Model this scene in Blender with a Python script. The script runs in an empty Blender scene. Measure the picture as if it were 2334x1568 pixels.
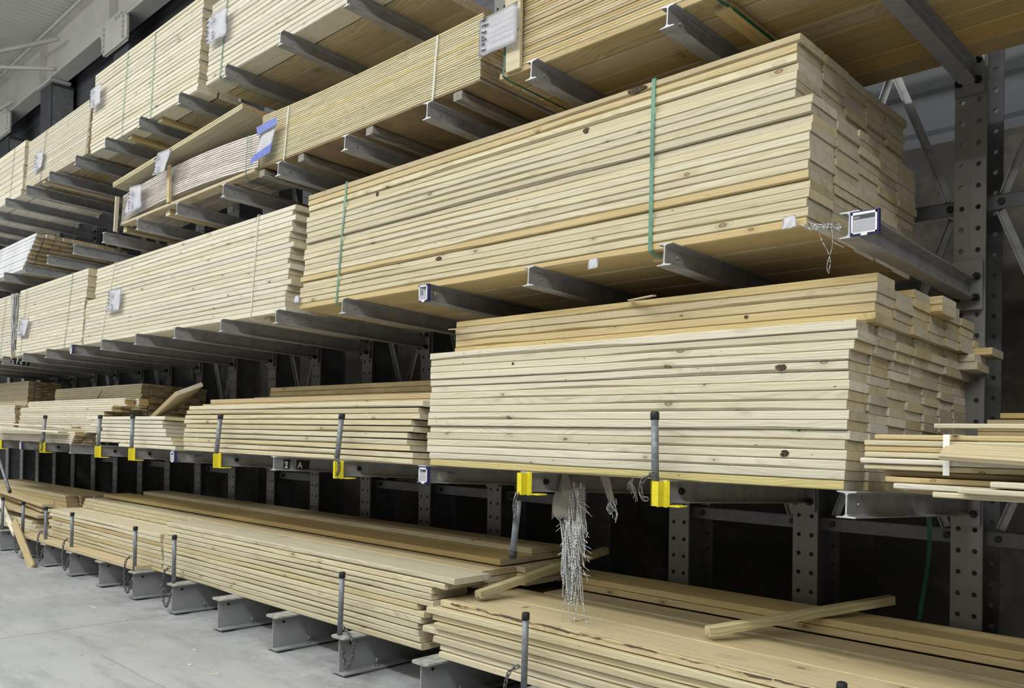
import bpy, bmesh, math, random
from mathutils import Vector, Matrix, noise
random.seed(11)
C = bpy.context.scene.collection
SC = bpy.context.scene

# ------------------------------------------------------------------ camera
W, H = 2334.0, 1568.0
F_PX, PX, PY = 1940.35, 1350.98, 967.94
yaw, pitch, roll = 0.7308, 0.0068, 0.0134
F = Vector((-math.sin(yaw) * math.cos(pitch), math.cos(yaw) * math.cos(pitch), math.sin(pitch)))
R = Vector((math.cos(yaw), math.sin(yaw), 0)); U = R.cross(F)
R2 = R * math.cos(roll) + U * math.sin(roll); U2 = -R * math.sin(roll) + U * math.cos(roll)
cd = bpy.data.cameras.new('camera'); cam = bpy.data.objects.new('camera', cd); C.objects.link(cam)
cam.matrix_world = Matrix(((R2.x, U2.x, -F.x, 1.3692), (R2.y, U2.y, -F.y, -4.1874), (R2.z, U2.z, -F.z, 1.5539), (0, 0, 0, 1)))
cd.sensor_fit = 'HORIZONTAL'; cd.sensor_width = 36.0; cd.lens = F_PX * 36.0 / W
cd.shift_x = -(PX - W / 2) / W; cd.shift_y = (PY - H / 2) / W
cd.clip_start = 0.05; cd.clip_end = 200
SC.camera = cam

# ------------------------------------------------------------------ light
SC.view_settings.view_transform = 'Standard'; SC.view_settings.look = 'None'
SC.view_settings.gamma = 1.0; SC.view_settings.exposure = -0.78; SC.view_settings.use_curve_mapping = False
wd = bpy.data.worlds.new('store_ambient'); SC.world = wd; wd.use_nodes = True
bg = wd.node_tree.nodes['Background']; bg.inputs[0].default_value = (1.0, 0.985, 0.96, 1); bg.inputs[1].default_value = 0.27

def strip_light(name, y, z, power, x=-6.0, length=30.0, width=0.45):
    ld = bpy.data.lights.new(name, 'AREA'); ld.shape = 'RECTANGLE'; ld.size = length; ld.size_y = width
    ld.energy = power; ld.color = (0.98, 1.0, 0.985)
    o = bpy.data.objects.new(name, ld); C.objects.link(o); o.location = (x, y, z)
    return o
strip_light('aisle_light', -6.3, 8.15, 2600)
strip_light('aisle_light', -12.5, 8.15, 1500)
for _y in (-6.3, -12.5):
    _u = strip_light('ceiling_fill', _y, 7.2, 1900); _u.rotation_euler = (math.pi, 0, 0)  # added upward fill that brightens the roof deck, no fixture behind it

# ------------------------------------------------------------------ materials
def new_mat(name):
    m = bpy.data.materials.new(name); m.use_nodes = True
    nt = m.node_tree; nt.nodes.clear()
    out = nt.nodes.new('ShaderNodeOutputMaterial'); b = nt.nodes.new('ShaderNodeBsdfPrincipled')
    nt.links.new(b.outputs[0], out.inputs[0])
    return m, nt, b

def N(nt, t, **kw):
    n = nt.nodes.new(t)
    for k, v in kw.items(): setattr(n, k, v)
    return n

def math_node(nt, op, a, b=None, c=None, clamp=False):
    n = nt.nodes.new('ShaderNodeMath'); n.operation = op; n.use_clamp = clamp
    for i, v in enumerate((a, b, c)):
        if v is None: continue
        if isinstance(v, (int, float)): n.inputs[i].default_value = v
        else: nt.links.new(v, n.inputs[i])
    return n.outputs[0]

def mixc(nt, f, a, b, mode='MIX'):
    n = nt.nodes.new('ShaderNodeMix'); n.data_type = 'RGBA'; n.blend_type = mode
    for idx, v in ((0, f), (6, a), (7, b)):
        if isinstance(v, (int, float)): n.inputs[idx].default_value = v
        elif isinstance(v, tuple): n.inputs[idx].default_value = (*v, 1) if len(v) == 3 else v
        else: nt.links.new(v, n.inputs[idx])
    return n.outputs[2]

def sstep(nt, v, lo, hi):
    n = nt.nodes.new('ShaderNodeMapRange'); n.interpolation_type = 'SMOOTHSTEP'
    nt.links.new(v, n.inputs[0]); n.inputs[1].default_value = lo; n.inputs[2].default_value = hi
    return n.outputs[0]

def vmul(nt, v, s):
    n = nt.nodes.new('ShaderNodeVectorMath'); n.operation = 'MULTIPLY'; nt.links.new(v, n.inputs[0]); n.inputs[1].default_value = s
    return n.outputs[0]

def vadd(nt, a, b):
    n = nt.nodes.new('ShaderNodeVectorMath'); n.operation = 'ADD'; nt.links.new(a, n.inputs[0])
    if isinstance(b, tuple): n.inputs[1].default_value = b
    else: nt.links.new(b, n.inputs[1])
    return n.outputs[0]

def obj_coords(nt):
    tc = N(nt, 'ShaderNodeTexCoord'); oi = N(nt, 'ShaderNodeObjectInfo')
    cmb = N(nt, 'ShaderNodeCombineXYZ')
    r = oi.outputs['Random']
    nt.links.new(math_node(nt, 'MULTIPLY', r, 91.7), cmb.inputs[0])
    nt.links.new(math_node(nt, 'MULTIPLY', math_node(nt, 'FRACT', math_node(nt, 'MULTIPLY', r, 37.3)), 7.1), cmb.inputs[1])
    nt.links.new(math_node(nt, 'MULTIPLY', math_node(nt, 'FRACT', math_node(nt, 'MULTIPLY', r, 113.9)), 9.3), cmb.inputs[2])
    return tc.outputs['Object'], cmb.outputs[0], r

def wood(name, pale, deep, grain=0.5, knots=1.0, vary=0.16, warm=(0.62, 0.42, 0.16), rough=0.62, ks=(5.5, 1.3, 12.0)):
    """long-grain face of sawn softwood: streaks along X, rings, knots, per-board tint"""
    m, nt, b = new_mat(name)
    oc, off, r = obj_coords(nt)
    p = vadd(nt, oc, off)
    # knots first, so the grain can flow around them
    vk = N(nt, 'ShaderNodeTexVoronoi'); vk.inputs['Scale'].default_value = 1.0
    nt.links.new(vmul(nt, p, ks), vk.inputs['Vector'])
    sepc = N(nt, 'ShaderNodeSeparateColor'); nt.links.new(vk.outputs['Color'], sepc.inputs[0])
    gate = sstep(nt, sepc.outputs[0], 0.50, 0.54)
    d = vk.outputs['Distance']
    size = math_node(nt, 'MULTIPLY_ADD', sepc.outputs[1], 0.075, 0.035)
    dn = math_node(nt, 'DIVIDE', d, size)
    core = math_node(nt, 'MULTIPLY', math_node(nt, 'SUBTRACT', 1.0, sstep(nt, dn, 0.85, 1.08)), gate)
    rim = math_node(nt, 'MULTIPLY', math_node(nt, 'MULTIPLY', sstep(nt, dn, 0.72, 0.95), math_node(nt, 'SUBTRACT', 1.0, sstep(nt, dn, 1.0, 1.25))), gate)
    halo = math_node(nt, 'MULTIPLY', math_node(nt, 'SUBTRACT', 1.0, sstep(nt, dn, 1.0, 4.5)), gate)
    # streaks
    n1 = N(nt, 'ShaderNodeTexNoise'); n1.inputs['Scale'].default_value = 1.0; n1.inputs['Detail'].default_value = 5; n1.inputs['Roughness'].default_value = .6
    warp = N(nt, 'ShaderNodeTexNoise'); warp.inputs['Scale'].default_value = 1.3; warp.inputs['Detail'].default_value = 2
    nt.links.new(p, warp.inputs['Vector'])
    ws = math_node(nt, 'MULTIPLY_ADD', warp.outputs[0], 0.10, math_node(nt, 'MULTIPLY', halo, 0.03))
    cw = N(nt, 'ShaderNodeCombineXYZ'); nt.links.new(ws, cw.inputs[1]); nt.links.new(ws, cw.inputs[2])
    pw = vadd(nt, p, cw.outputs[0])
    nt.links.new(vmul(nt, pw, (0.9, 55, 55)), n1.inputs['Vector'])
    n2 = N(nt, 'ShaderNodeTexNoise'); n2.inputs['Scale'].default_value = 1.0; n2.inputs['Detail'].default_value = 3
    nt.links.new(vmul(nt, pw, (1.6, 210, 210)), n2.inputs['Vector'])
    # cathedral rings
    wv = N(nt, 'ShaderNodeTexWave', wave_type='RINGS', rings_direction='X'); wv.inputs['Scale'].default_value = 1.0
    wv.inputs['Distortion'].default_value = 5.0; wv.inputs['Detail'].default_value = 1.5; wv.inputs['Detail Scale'].default_value = .7
    nt.links.new(vmul(nt, pw, (0.55, 26, 26)), wv.inputs['Vector'])
    g = math_node(nt, 'ADD', math_node(nt, 'MULTIPLY', sstep(nt, n1.outputs[0], 0.38, 0.75), 0.60),
                  math_node(nt, 'MULTIPLY', sstep(nt, wv.outputs[0], 0.35, 1.0), 0.42))
    g = math_node(nt, 'ADD', g, math_node(nt, 'MULTIPLY', sstep(nt, n2.outputs[0], 0.45, 0.8), 0.25))
    g = math_node(nt, 'MULTIPLY', g, grain, clamp=True)
    col = mixc(nt, g, pale, deep)
    # board to board tint, and slow stains along the board
    rr = math_node(nt, 'FRACT', math_node(nt, 'MULTIPLY', r, 57.1))
    col = mixc(nt, math_node(nt, 'MULTIPLY', sstep(nt, rr, 0.45, 1.0), vary * 2.2), col, warm)
    blot = N(nt, 'ShaderNodeTexNoise'); blot.inputs['Scale'].default_value = 1.0; blot.inputs['Detail'].default_value = 3
    nt.links.new(vmul(nt, p, (1.1, 6, 6)), blot.inputs['Vector'])
    col = mixc(nt, math_node(nt, 'MULTIPLY', sstep(nt, blot.outputs[0], 0.55, 0.8), 0.35), col, deep)
    val = math_node(nt, 'MULTIPLY_ADD', math_node(nt, 'FRACT', math_node(nt, 'MULTIPLY', r, 19.3)), vary, 1.0 - vary * .75)
    hsv = N(nt, 'ShaderNodeHueSaturation'); nt.links.new(col, hsv.inputs['Color']); nt.links.new(val, hsv.inputs['Value'])
    nt.links.new(math_node(nt, 'MULTIPLY_ADD', math_node(nt, 'FRACT', math_node(nt, 'MULTIPLY', r, 71.7)), vary * 1.6, 1.0 - vary * .9), hsv.inputs['Saturation'])
    col = hsv.outputs[0]
    if knots:
        col = mixc(nt, math_node(nt, 'MULTIPLY', halo, 0.30 * knots), col, tuple(c * .62 for c in deep))
        col = mixc(nt, math_node(nt, 'MULTIPLY', core, 0.75 * knots), col, (0.30, 0.17, 0.075))
        col = mixc(nt, math_node(nt, 'MULTIPLY', rim, 0.85 * knots), col, (0.055, 0.032, 0.018))
        vp = N(nt, 'ShaderNodeTexVoronoi'); nt.links.new(vmul(nt, vadd(nt, p, (4.2, 1.7, 3.3)), (7.5, 22, 22)), vp.inputs['Vector'])
        vp.inputs['Scale'].default_value = 1.0
        sp = N(nt, 'ShaderNodeSeparateColor'); nt.links.new(vp.outputs['Color'], sp.inputs[0])
        pin = math_node(nt, 'MULTIPLY', math_node(nt, 'SUBTRACT', 1.0, sstep(nt, vp.outputs['Distance'], 0.035, 0.075)), sstep(nt, sp.outputs[0], 0.45, 0.49))
        col = mixc(nt, math_node(nt, 'MULTIPLY', pin, 0.8 * knots), col, (0.09, 0.05, 0.03))
    nt.links.new(col, b.inputs['Base Color'])
    b.inputs['Roughness'].default_value = rough; b.inputs['Specular IOR Level'].default_value = 0.25
    bp = N(nt, 'ShaderNodeBump'); bp.inputs['Strength'].default_value = 0.25; bp.inputs['Distance'].default_value = 0.002
    nt.links.new(g, bp.inputs['Height']); nt.links.new(bp.outputs[0], b.inputs['Normal'])
    return m

def end_grain(name, pale, deep, vary=0.2):
    m, nt, b = new_mat(name)
    oc, off, r = obj_coords(nt)
    cmb = N(nt, 'ShaderNodeCombineXYZ')
    nt.links.new(math_node(nt, 'MULTIPLY_ADD', r, 0.16, -0.08), cmb.inputs[1])
    nt.links.new(math_node(nt, 'MULTIPLY_ADD', math_node(nt, 'FRACT', math_node(nt, 'MULTIPLY', r, 31.7)), 0.12, -0.06), cmb.inputs[2])
    p = vmul(nt, vadd(nt, oc, cmb.outputs[0]), (0.0, 1, 1))
    wv = N(nt, 'ShaderNodeTexWave', wave_type='RINGS', rings_direction='X'); wv.inputs['Scale'].default_value = 48
    wv.inputs['Distortion'].default_value = 1.2; wv.inputs['Detail'].default_value = 2
    nt.links.new(p, wv.inputs['Vector'])
    ns = N(nt, 'ShaderNodeTexNoise'); ns.inputs['Scale'].default_value = 22; ns.inputs['Detail'].default_value = 4
    nt.links.new(vadd(nt, oc, off), ns.inputs['Vector'])
    ck = N(nt, 'ShaderNodeTexVoronoi', feature='DISTANCE_TO_EDGE'); ck.inputs['Scale'].default_value = 1.0
    nt.links.new(vmul(nt, vadd(nt, oc, off), (3, 9, 5)), ck.inputs['Vector'])
    f = math_node(nt, 'MULTIPLY', wv.outputs[0], math_node(nt, 'MULTIPLY', sstep(nt, math_node(nt, 'FRACT', math_node(nt, 'MULTIPLY', r, 9.1)), .2, .9), 0.55))
    f = math_node(nt, 'ADD', f, math_node(nt, 'MULTIPLY', sstep(nt, ns.outputs[0], .45, .75), 0.5), clamp=True)
    col = mixc(nt, f, pale, deep)
    crack = math_node(nt, 'MULTIPLY', math_node(nt, 'SUBTRACT', 1.0, sstep(nt, ck.outputs[0], 0.006, 0.022)), sstep(nt, math_node(nt, 'FRACT', math_node(nt, 'MULTIPLY', r, 43.3)), .55, .6))
    col = mixc(nt, math_node(nt, 'MULTIPLY', crack, 0.30), col, tuple(c * .35 for c in deep))
    val = math_node(nt, 'MULTIPLY_ADD', math_node(nt, 'FRACT', math_node(nt, 'MULTIPLY', r, 17.9)), vary * 1.4, 1.0 - vary)
    hsv = N(nt, 'ShaderNodeHueSaturation'); nt.links.new(col, hsv.inputs['Color']); nt.links.new(val, hsv.inputs['Value'])
    nt.links.new(math_node(nt, 'MULTIPLY_ADD', math_node(nt, 'FRACT', math_node(nt, 'MULTIPLY', r, 7.9)), 0.5, 0.65), hsv.inputs['Saturation'])
    nt.links.new(hsv.outputs[0], b.inputs['Base Color']); b.inputs['Roughness'].default_value = .8; b.inputs['Specular IOR Level'].default_value = .2
    return m

def plain(name, col, rough=0.5, metal=0.0, spot=0.12, scale=9.0, spec=0.4, dirt=None):
    m, nt, b = new_mat(name)
    tc = N(nt, 'ShaderNodeTexCoord'); ns = N(nt, 'ShaderNodeTexNoise'); ns.inputs['Scale'].default_value = scale; ns.inputs['Detail'].default_value = 5; ns.inputs['Roughness'].default_value = .65
    nt.links.new(tc.outputs['Object'], ns.inputs['Vector'])
    f = sstep(nt, ns.outputs[0], .35, .72)
    d = dirt if dirt else tuple(c * (1 - spot * 2.2) for c in col)
    c = mixc(nt, f, tuple(min(1, x * (1 + spot)) for x in col), d)
    nt.links.new(c, b.inputs['Base Color']); b.inputs['Roughness'].default_value = rough; b.inputs['Metallic'].default_value = metal
    b.inputs['Specular IOR Level'].default_value = spec
    return m

W_PALE = wood('pale_spruce', (0.60, 0.54, 0.385), (0.40, 0.33, 0.19), grain=.75, vary=.20, warm=(0.52, 0.43, 0.24))
W_WHITE = wood('whitish_spruce', (0.66, 0.615, 0.50), (0.46, 0.40, 0.28), grain=.65, vary=.15, warm=(0.58, 0.51, 0.35))
W_COOL = wood('cool_pale_fir', (0.63, 0.585, 0.465), (0.42, 0.37, 0.25), grain=.75, vary=.16, warm=(0.55, 0.49, 0.345))
W_WARM = wood('warm_pine', (0.57, 0.465, 0.27), (0.38, 0.28, 0.125), grain=.75, vary=.20, warm=(0.47, 0.345, 0.155))
W_FLAT = wood('flat_pine_face', (0.58, 0.49, 0.31), (0.40, 0.30, 0.15), grain=.85, vary=.12, warm=(0.52, 0.36, 0.15), ks=(3.5, 8.5, 1.5))
W_YEL = wood('yellow_stained_pine', (0.55, 0.47, 0.21), (0.32, 0.25, 0.09), grain=.9, knots=1.0, vary=.1, warm=(0.50, 0.41, 0.16))
W_PANEL = wood('honey_panelling', (0.54, 0.43, 0.235), (0.31, 0.225, 0.095), grain=.75, knots=.6, vary=.3, warm=(0.5, 0.33, 0.13))
W_PLY = wood('plywood_edge', (0.60, 0.545, 0.36), (0.35, 0.29, 0.15), grain=.9, knots=0, vary=.2, warm=(0.6, 0.45, 0.2))
W_GREY = wood('weathered_grey_wood', (0.30, 0.28, 0.24), (0.10, 0.09, 0.075), grain=1.2, knots=.6, vary=.2, warm=(0.2, 0.17, 0.13))
E_PALE = end_grain('sawn_end_pale', (0.60, 0.53, 0.37), (0.43, 0.35, 0.20))
E_BROWN = end_grain('sawn_end_brown', (0.46, 0.34, 0.18), (0.26, 0.18, 0.09))
E_GREY = end_grain('sawn_end_grey', (0.5, 0.5, 0.5), (0.3, 0.3, 0.3))
M_ARM = plain('grey_painted_steel', (0.285, 0.285, 0.29), .42, .15, spot=.10, scale=14)
M_ARMTIP = plain('pale_tip_steel', (0.52, 0.53, 0.55), .45, .2)  # paler steel for the front end faces of the arms
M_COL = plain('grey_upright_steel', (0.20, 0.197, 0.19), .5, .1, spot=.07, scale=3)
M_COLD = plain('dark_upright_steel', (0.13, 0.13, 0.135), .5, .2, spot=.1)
M_BASE = plain('light_grey_base_paint', (0.28, 0.287, 0.295), .5, .1, spot=.06, scale=5)
M_BASETOP = plain('scuffed_base_top', (0.34, 0.335, 0.32), .6, .1, spot=.2, scale=22)
M_BOLT = plain('black_bolt_steel', (0.018, 0.018, 0.022), .4, .4)
M_ZINC = plain('galvanised_pipe', (0.19, 0.205, 0.225), .45, .2, spot=.2, scale=30)
M_SHINY = plain('bright_zinc', (0.7, 0.7, 0.7), .25, .9)
M_RUB = plain('black_rubber', (0.02, 0.02, 0.022), .6)
M_YEL = plain('yellow_paint', (0.72, 0.62, 0.03), .45, 0, spot=.06, scale=25)
M_CHAIN = plain('dark_chain_steel', (0.17, 0.165, 0.165), .4, .7, spot=.2, scale=60)
M_PAPER = plain('white_paper', (0.86, 0.86, 0.93), .7, spot=.03)
M_INK = plain('black_ink', (0.008, 0.008, 0.01), .9, spec=.02)
M_WHT = plain('white_letter', (0.78, 0.78, 0.78), .5)
M_TAPE = plain('blue_tape', (0.03, 0.075, 0.42), .4, spot=.2, scale=30)
M_NAVY = plain('navy_plastic', (0.03, 0.03, 0.13), .35)
M_HDR = plain('charcoal_header', (0.05, 0.055, 0.06), .5)
M_TAG = plain('grey_white_card', (0.38, 0.38, 0.42), .5, spot=.03)
M_STICK = plain('beige_sticker', (0.36, 0.35, 0.32), .5, spot=.05)
M_GRN = plain('green_strap', (0.24, 0.50, 0.38), .35)
M_DGRN = plain('dark_green_strap', (0.02, 0.15, 0.09), .35)
M_WSTR = plain('white_strap', (0.85, 0.84, 0.78), .4, spot=.03)
M_BLK = plain('black_strap', (0.02, 0.02, 0.02), .4)
W_FILM = wood('film_covered_wood', (0.56, 0.51, 0.455), (0.26, 0.21, 0.16), grain=1.0, knots=.3, vary=.3, warm=(0.42, 0.33, 0.27), rough=.28)
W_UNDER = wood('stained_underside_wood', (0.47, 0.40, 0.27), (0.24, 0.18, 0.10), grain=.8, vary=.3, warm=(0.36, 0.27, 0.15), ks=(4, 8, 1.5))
M_FILM = plain('white_wrap_film', (0.80, 0.80, 0.83), .3, spot=.06, scale=3, spec=.6)
M_WHITEST = plain('white_roof_steel', (0.70, 0.69, 0.645), .6, spot=.04, scale=2)
M_DARKST = plain('charcoal_wall_steel', (0.07, 0.075, 0.085), .6, spot=.1, scale=2)
M_POSTLIT = plain('lit_post_side', (0.24, 0.245, 0.26), .6)  # post grey made paler, the light on its side put into the colour
M_PASTEL = plain('grey_edge_board', (0.30, 0.29, 0.30), .8)

def ribbed(name, col, axis, pitch, depth, dark):
    m, nt, b = new_mat(name)
    tc = N(nt, 'ShaderNodeTexCoord'); ns = N(nt, 'ShaderNodeTexNoise'); ns.inputs['Scale'].default_value = 1.6; ns.inputs['Detail'].default_value = 4
    nt.links.new(tc.outputs['Object'], ns.inputs['Vector'])
    c = mixc(nt, sstep(nt, ns.outputs[0], .3, .75), col, dark)
    nt.links.new(c, b.inputs['Base Color']); b.inputs['Roughness'].default_value = .55
    return m
M_DECK = ribbed('white_roof_deck', (0.74, 0.735, 0.69), 0, .2, .03, (0.68, 0.675, 0.64))
M_CLAD = ribbed('dark_wall_cladding', (0.125, 0.13, 0.145), 0, .2, .03, (0.09, 0.094, 0.106))

# lower back wall: dark stained board
M_BACK, _nt, _b = new_mat('dark_stained_backing')
_tc = N(_nt, 'ShaderNodeTexCoord'); _n = N(_nt, 'ShaderNodeTexNoise'); _n.inputs['Scale'].default_value = 1.7; _n.inputs['Detail'].default_value = 8; _n.inputs['Roughness'].default_value = .7
_nt.links.new(_tc.outputs['Object'], _n.inputs['Vector'])
_nt.links.new(mixc(_nt, sstep(_nt, _n.outputs[0], .46, .8), (0.055, 0.051, 0.046), (0.20, 0.175, 0.14)), _b.inputs['Base Color']); _b.inputs['Roughness'].default_value = .8

# concrete floor
M_FLOOR, _nt, _b = new_mat('polished_concrete')
_tc = N(_nt, 'ShaderNodeTexCoord'); oc = _tc.outputs['Object']
def _noise(sc, det, vec=None, rough=.6):
    n = N(_nt, 'ShaderNodeTexNoise'); n.inputs['Scale'].default_value = sc; n.inputs['Detail'].default_value = det; n.inputs['Roughness'].default_value = rough
    _nt.links.new(vec if vec else oc, n.inputs['Vector']); return n.outputs[0]
c = mixc(_nt, sstep(_nt, _noise(.7, 5), .35, .7), (0.40, 0.405, 0.415), (0.315, 0.322, 0.335))
c = mixc(_nt, math_node(_nt, 'MULTIPLY', sstep(_nt, _noise(1.0, 6, vmul(_nt, oc, (1.2, 5.5, 1)), .75), .46, .70), .6), c, (0.215, 0.22, 0.23))
c = mixc(_nt, math_node(_nt, 'MULTIPLY', sstep(_nt, _noise(22, 5), .55, .8), .35), c, (0.5, 0.5, 0.49))
c = mixc(_nt, math_node(_nt, 'MULTIPLY', sstep(_nt, _noise(3.2, 9, None, .8), .60, .70), .35), c, (0.55, 0.55, 0.54))
_sx = N(_nt, 'ShaderNodeSeparateXYZ'); _nt.links.new(oc, _sx.inputs[0])
def _line(coord, at, w):
    d = math_node(_nt, 'ABSOLUTE', math_node(_nt, 'SUBTRACT', coord, at))
    return math_node(_nt, 'SUBTRACT', 1.0, sstep(_nt, d, w * .5, w))
wob = math_node(_nt, 'MULTIPLY_ADD', _noise(2.5, 3), 0.05, -0.025)
jx = _line(math_node(_nt, 'ADD', _sx.outputs[0], wob), -5.87, .009)
jy = _line(math_node(_nt, 'ADD', _sx.outputs[1], wob), -2.11, .008)
c = mixc(_nt, math_node(_nt, 'MULTIPLY', jx, .75), c, (0.12, 0.12, 0.12))
c = mixc(_nt, math_node(_nt, 'MULTIPLY', math_node(_nt, 'MULTIPLY', jy, .45), sstep(_nt, _sx.outputs[0], -5.1, -4.7)), c, (0.17, 0.17, 0.17))
# sawdust and grime gathered along the feet, fine scuffs and specks
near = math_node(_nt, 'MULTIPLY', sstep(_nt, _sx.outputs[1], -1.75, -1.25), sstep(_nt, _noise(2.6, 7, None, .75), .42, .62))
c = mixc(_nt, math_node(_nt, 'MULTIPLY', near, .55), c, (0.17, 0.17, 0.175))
dust = math_node(_nt, 'MULTIPLY', sstep(_nt, _sx.outputs[1], -1.70, -1.35), sstep(_nt, _noise(5.5, 8, None, .8), .56, .66))
c = mixc(_nt, math_node(_nt, 'MULTIPLY', dust, .6), c, (0.50, 0.50, 0.48))
c = mixc(_nt, math_node(_nt, 'MULTIPLY', sstep(_nt, _noise(1.0, 8, vmul(_nt, oc, (26, 7, 1)), .8), .60, .68), .30), c, (0.22, 0.225, 0.23))
c = mixc(_nt, math_node(_nt, 'MULTIPLY', sstep(_nt, _noise(60, 4), .66, .72), .5), c, (0.56, 0.56, 0.55))
_nt.links.new(c, _b.inputs['Base Color'])
_nt.links.new(math_node(_nt, 'MULTIPLY_ADD', _noise(4, 4), .25, .38), _b.inputs['Roughness']); _b.inputs['Specular IOR Level'].default_value = .35

# plastic mesh strands: white beads on dark, along local Z
M_MESH, _nt, _b = new_mat('checkered_woven_plastic')
_tc = N(_nt, 'ShaderNodeTexCoord'); _ck = N(_nt, 'ShaderNodeTexWave', bands_direction='Z'); _ck.inputs['Scale'].default_value = 22
_ck.inputs['Distortion'].default_value = 0.0; _ck.inputs['Detail Scale'].default_value = .8
_ph = N(_nt, 'ShaderNodeTexNoise'); _ph.inputs['Scale'].default_value = 1; _ph.inputs['Detail'].default_value = 0; _nt.links.new(vmul(_nt, _tc.outputs['Object'], (230, 230, 4)), _ph.inputs['Vector'])
_cz = N(_nt, 'ShaderNodeCombineXYZ'); _nt.links.new(math_node(_nt, 'MULTIPLY', _ph.outputs[0], .06), _cz.inputs[2])
_nt.links.new(vadd(_nt, _tc.outputs['Object'], _cz.outputs[0]), _ck.inputs['Vector'])
_nt.links.new(mixc(_nt, sstep(_nt, _ck.outputs[0], .35, .5), (0.02, 0.02, 0.02), (0.88, 0.88, 0.88)), _b.inputs['Base Color']); _b.inputs['Roughness'].default_value = .5
M_SACK = plain('beige_woven_sheet', (0.46, 0.42, 0.35), .7, spot=.1, scale=80)

# ------------------------------------------------------------------ object helpers
def tag(o, label=None, cat=None, group=None, kind=None):
    if label: o['label'] = label
    if cat: o['category'] = cat
    if group: o['group'] = group
    if kind: o['kind'] = kind
    elif cat: o['kind'] = 'thing'
    return o

def link(name, me, parent=None, loc=(0, 0, 0), rot=(0, 0, 0)):
    o = bpy.data.objects.new(name, me); C.objects.link(o)
    o.location = loc; o.rotation_euler = rot
    if parent: o.parent = parent
    return o

def thing(name, label, cat, loc=(0, 0, 0), rot=(0, 0, 0), group=None):
    return tag(link(name, None, None, loc, rot), label, cat, group)

def to_mesh(bm, name, mats):
    me = bpy.data.meshes.new(name); bm.normal_update(); bm.to_mesh(me); bm.free()
    for m in (mats if isinstance(mats, (list, tuple)) else [mats]): me.materials.append(m)
    return me

def bm_box(bm, x0, x1, y0, y1, z0, z1, mi=0, bev=0.0):
    vs = [bm.verts.new((x, y, z)) for x in (x0, x1) for y in (y0, y1) for z in (z0, z1)]
    fs = [bm.faces.new([vs[i] for i in q]) for q in ((0, 1, 3, 2), (4, 6, 7, 5), (0, 4, 5, 1), (2, 3, 7, 6), (0, 2, 6, 4), (1, 5, 7, 3))]
    for f in fs: f.material_index = mi
    if bev:
        es = list({e for f in fs for e in f.edges})
        r = bmesh.ops.bevel(bm, geom=es, offset=bev, segments=2, affect='EDGES', profile=.7)
        for f in r['faces']: f.material_index = mi

def box_mesh(name, d, mats, bev=0.002):
    bm = bmesh.new(); bm_box(bm, -d[0] / 2, d[0] / 2, -d[1] / 2, d[1] / 2, -d[2] / 2, d[2] / 2, 0, bev); return to_mesh(bm, name, mats)

def bm_tube(bm, pts, r, seg=10, mi=0, caps=True):
    pts = [Vector(p) for p in pts]; rings = []
    up = None
    for i, p in enumerate(pts):
        t = (pts[min(i + 1, len(pts) - 1)] - pts[max(i - 1, 0)]).normalized()
        if up is None: up = t.orthogonal().normalized()
        up = (up - t * up.dot(t)).normalized(); s = t.cross(up)
        rr = r[i] if isinstance(r, (list, tuple)) else r
        rings.append([bm.verts.new(p + (up * math.cos(a) + s * math.sin(a)) * rr) for a in [2 * math.pi * k / seg for k in range(seg)]])
    for a, b in zip(rings, rings[1:]):
        for k in range(seg):
            f = bm.faces.new((a[k], a[(k + 1) % seg], b[(k + 1) % seg], b[k])); f.material_index = mi; f.smooth = True
    if caps:
        bm.faces.new(rings[0][::-1]).material_index = mi; bm.faces.new(rings[-1]).material_index = mi

def bm_ring(bm, c, a, b, r, n=14, seg=6, L=0.0):
    """closed link: ellipse/stadium in plane of unit vectors a (long) and b"""
    c, a, b = Vector(c), Vector(a).normalized(), Vector(b).normalized(); nn = a.cross(b); rings = []
    for i in range(n):
        th = 2 * math.pi * i / n
        ca, sa = math.cos(th), math.sin(th)
        p = c + a * (ca * 0.0085 + (L / 2 if ca > 0 else -L / 2)) + b * (sa * 0.0085)
        out = (a * ca + b * sa).normalized()
        rings.append([bm.verts.new(p + (out * math.cos(k) + nn * math.sin(k)) * r) for k in [2 * math.pi * j / seg for j in range(seg)]])
    for i in range(n):
        A, B = rings[i], rings[(i + 1) % n]
        for j in range(seg):
            f = bm.faces.new((A[j], B[j], B[(j + 1) % seg], A[(j + 1) % seg])); f.smooth = True

def ibeam_bm(L, h, w, tf, tw, mi=0, y0=0.0, round_tip=False):
    """I-section along +Y from y0 to y0+L, top face at z=0, centred on x=0"""
    bm = bmesh.new(); fl = 0.007
    prof = [(-w/2, 0), (w/2, 0), (w/2, -tf * .6), (tw/2 + fl, -tf), (tw/2, -tf - fl), (tw/2, -h + tf + fl), (tw/2 + fl, -h + tf), (w/2, -h + tf * .6), (w/2, -h),
            (-w/2, -h), (-w/2, -h + tf * .6), (-tw/2 - fl, -h + tf), (-tw/2, -h + tf + fl), (-tw/2, -tf - fl), (-tw/2 - fl, -tf), (-w/2, -tf * .6)]
    A = [bm.verts.new((x, y0, z)) for x, z in prof]; B = [bm.verts.new((x, y0 + L, z)) for x, z in prof]
    n = len(prof)
    for i in range(n): bm.faces.new((A[i], B[i], B[(i + 1) % n], A[(i + 1) % n])).material_index = mi
    # end faces split into three convex pieces
    for V, flip in ((A, 1), (B, 0)):
        for q in ((0, 1, 2, 3, 14, 15), (3, 4, 5, 6, 11, 12, 13, 14), (6, 7, 8, 9, 10, 11)):
            vs = [V[i] for i in q]
            f = bm.faces.new(vs if flip else vs[::-1]); f.material_index = 1 if flip else mi
    return bm

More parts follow.
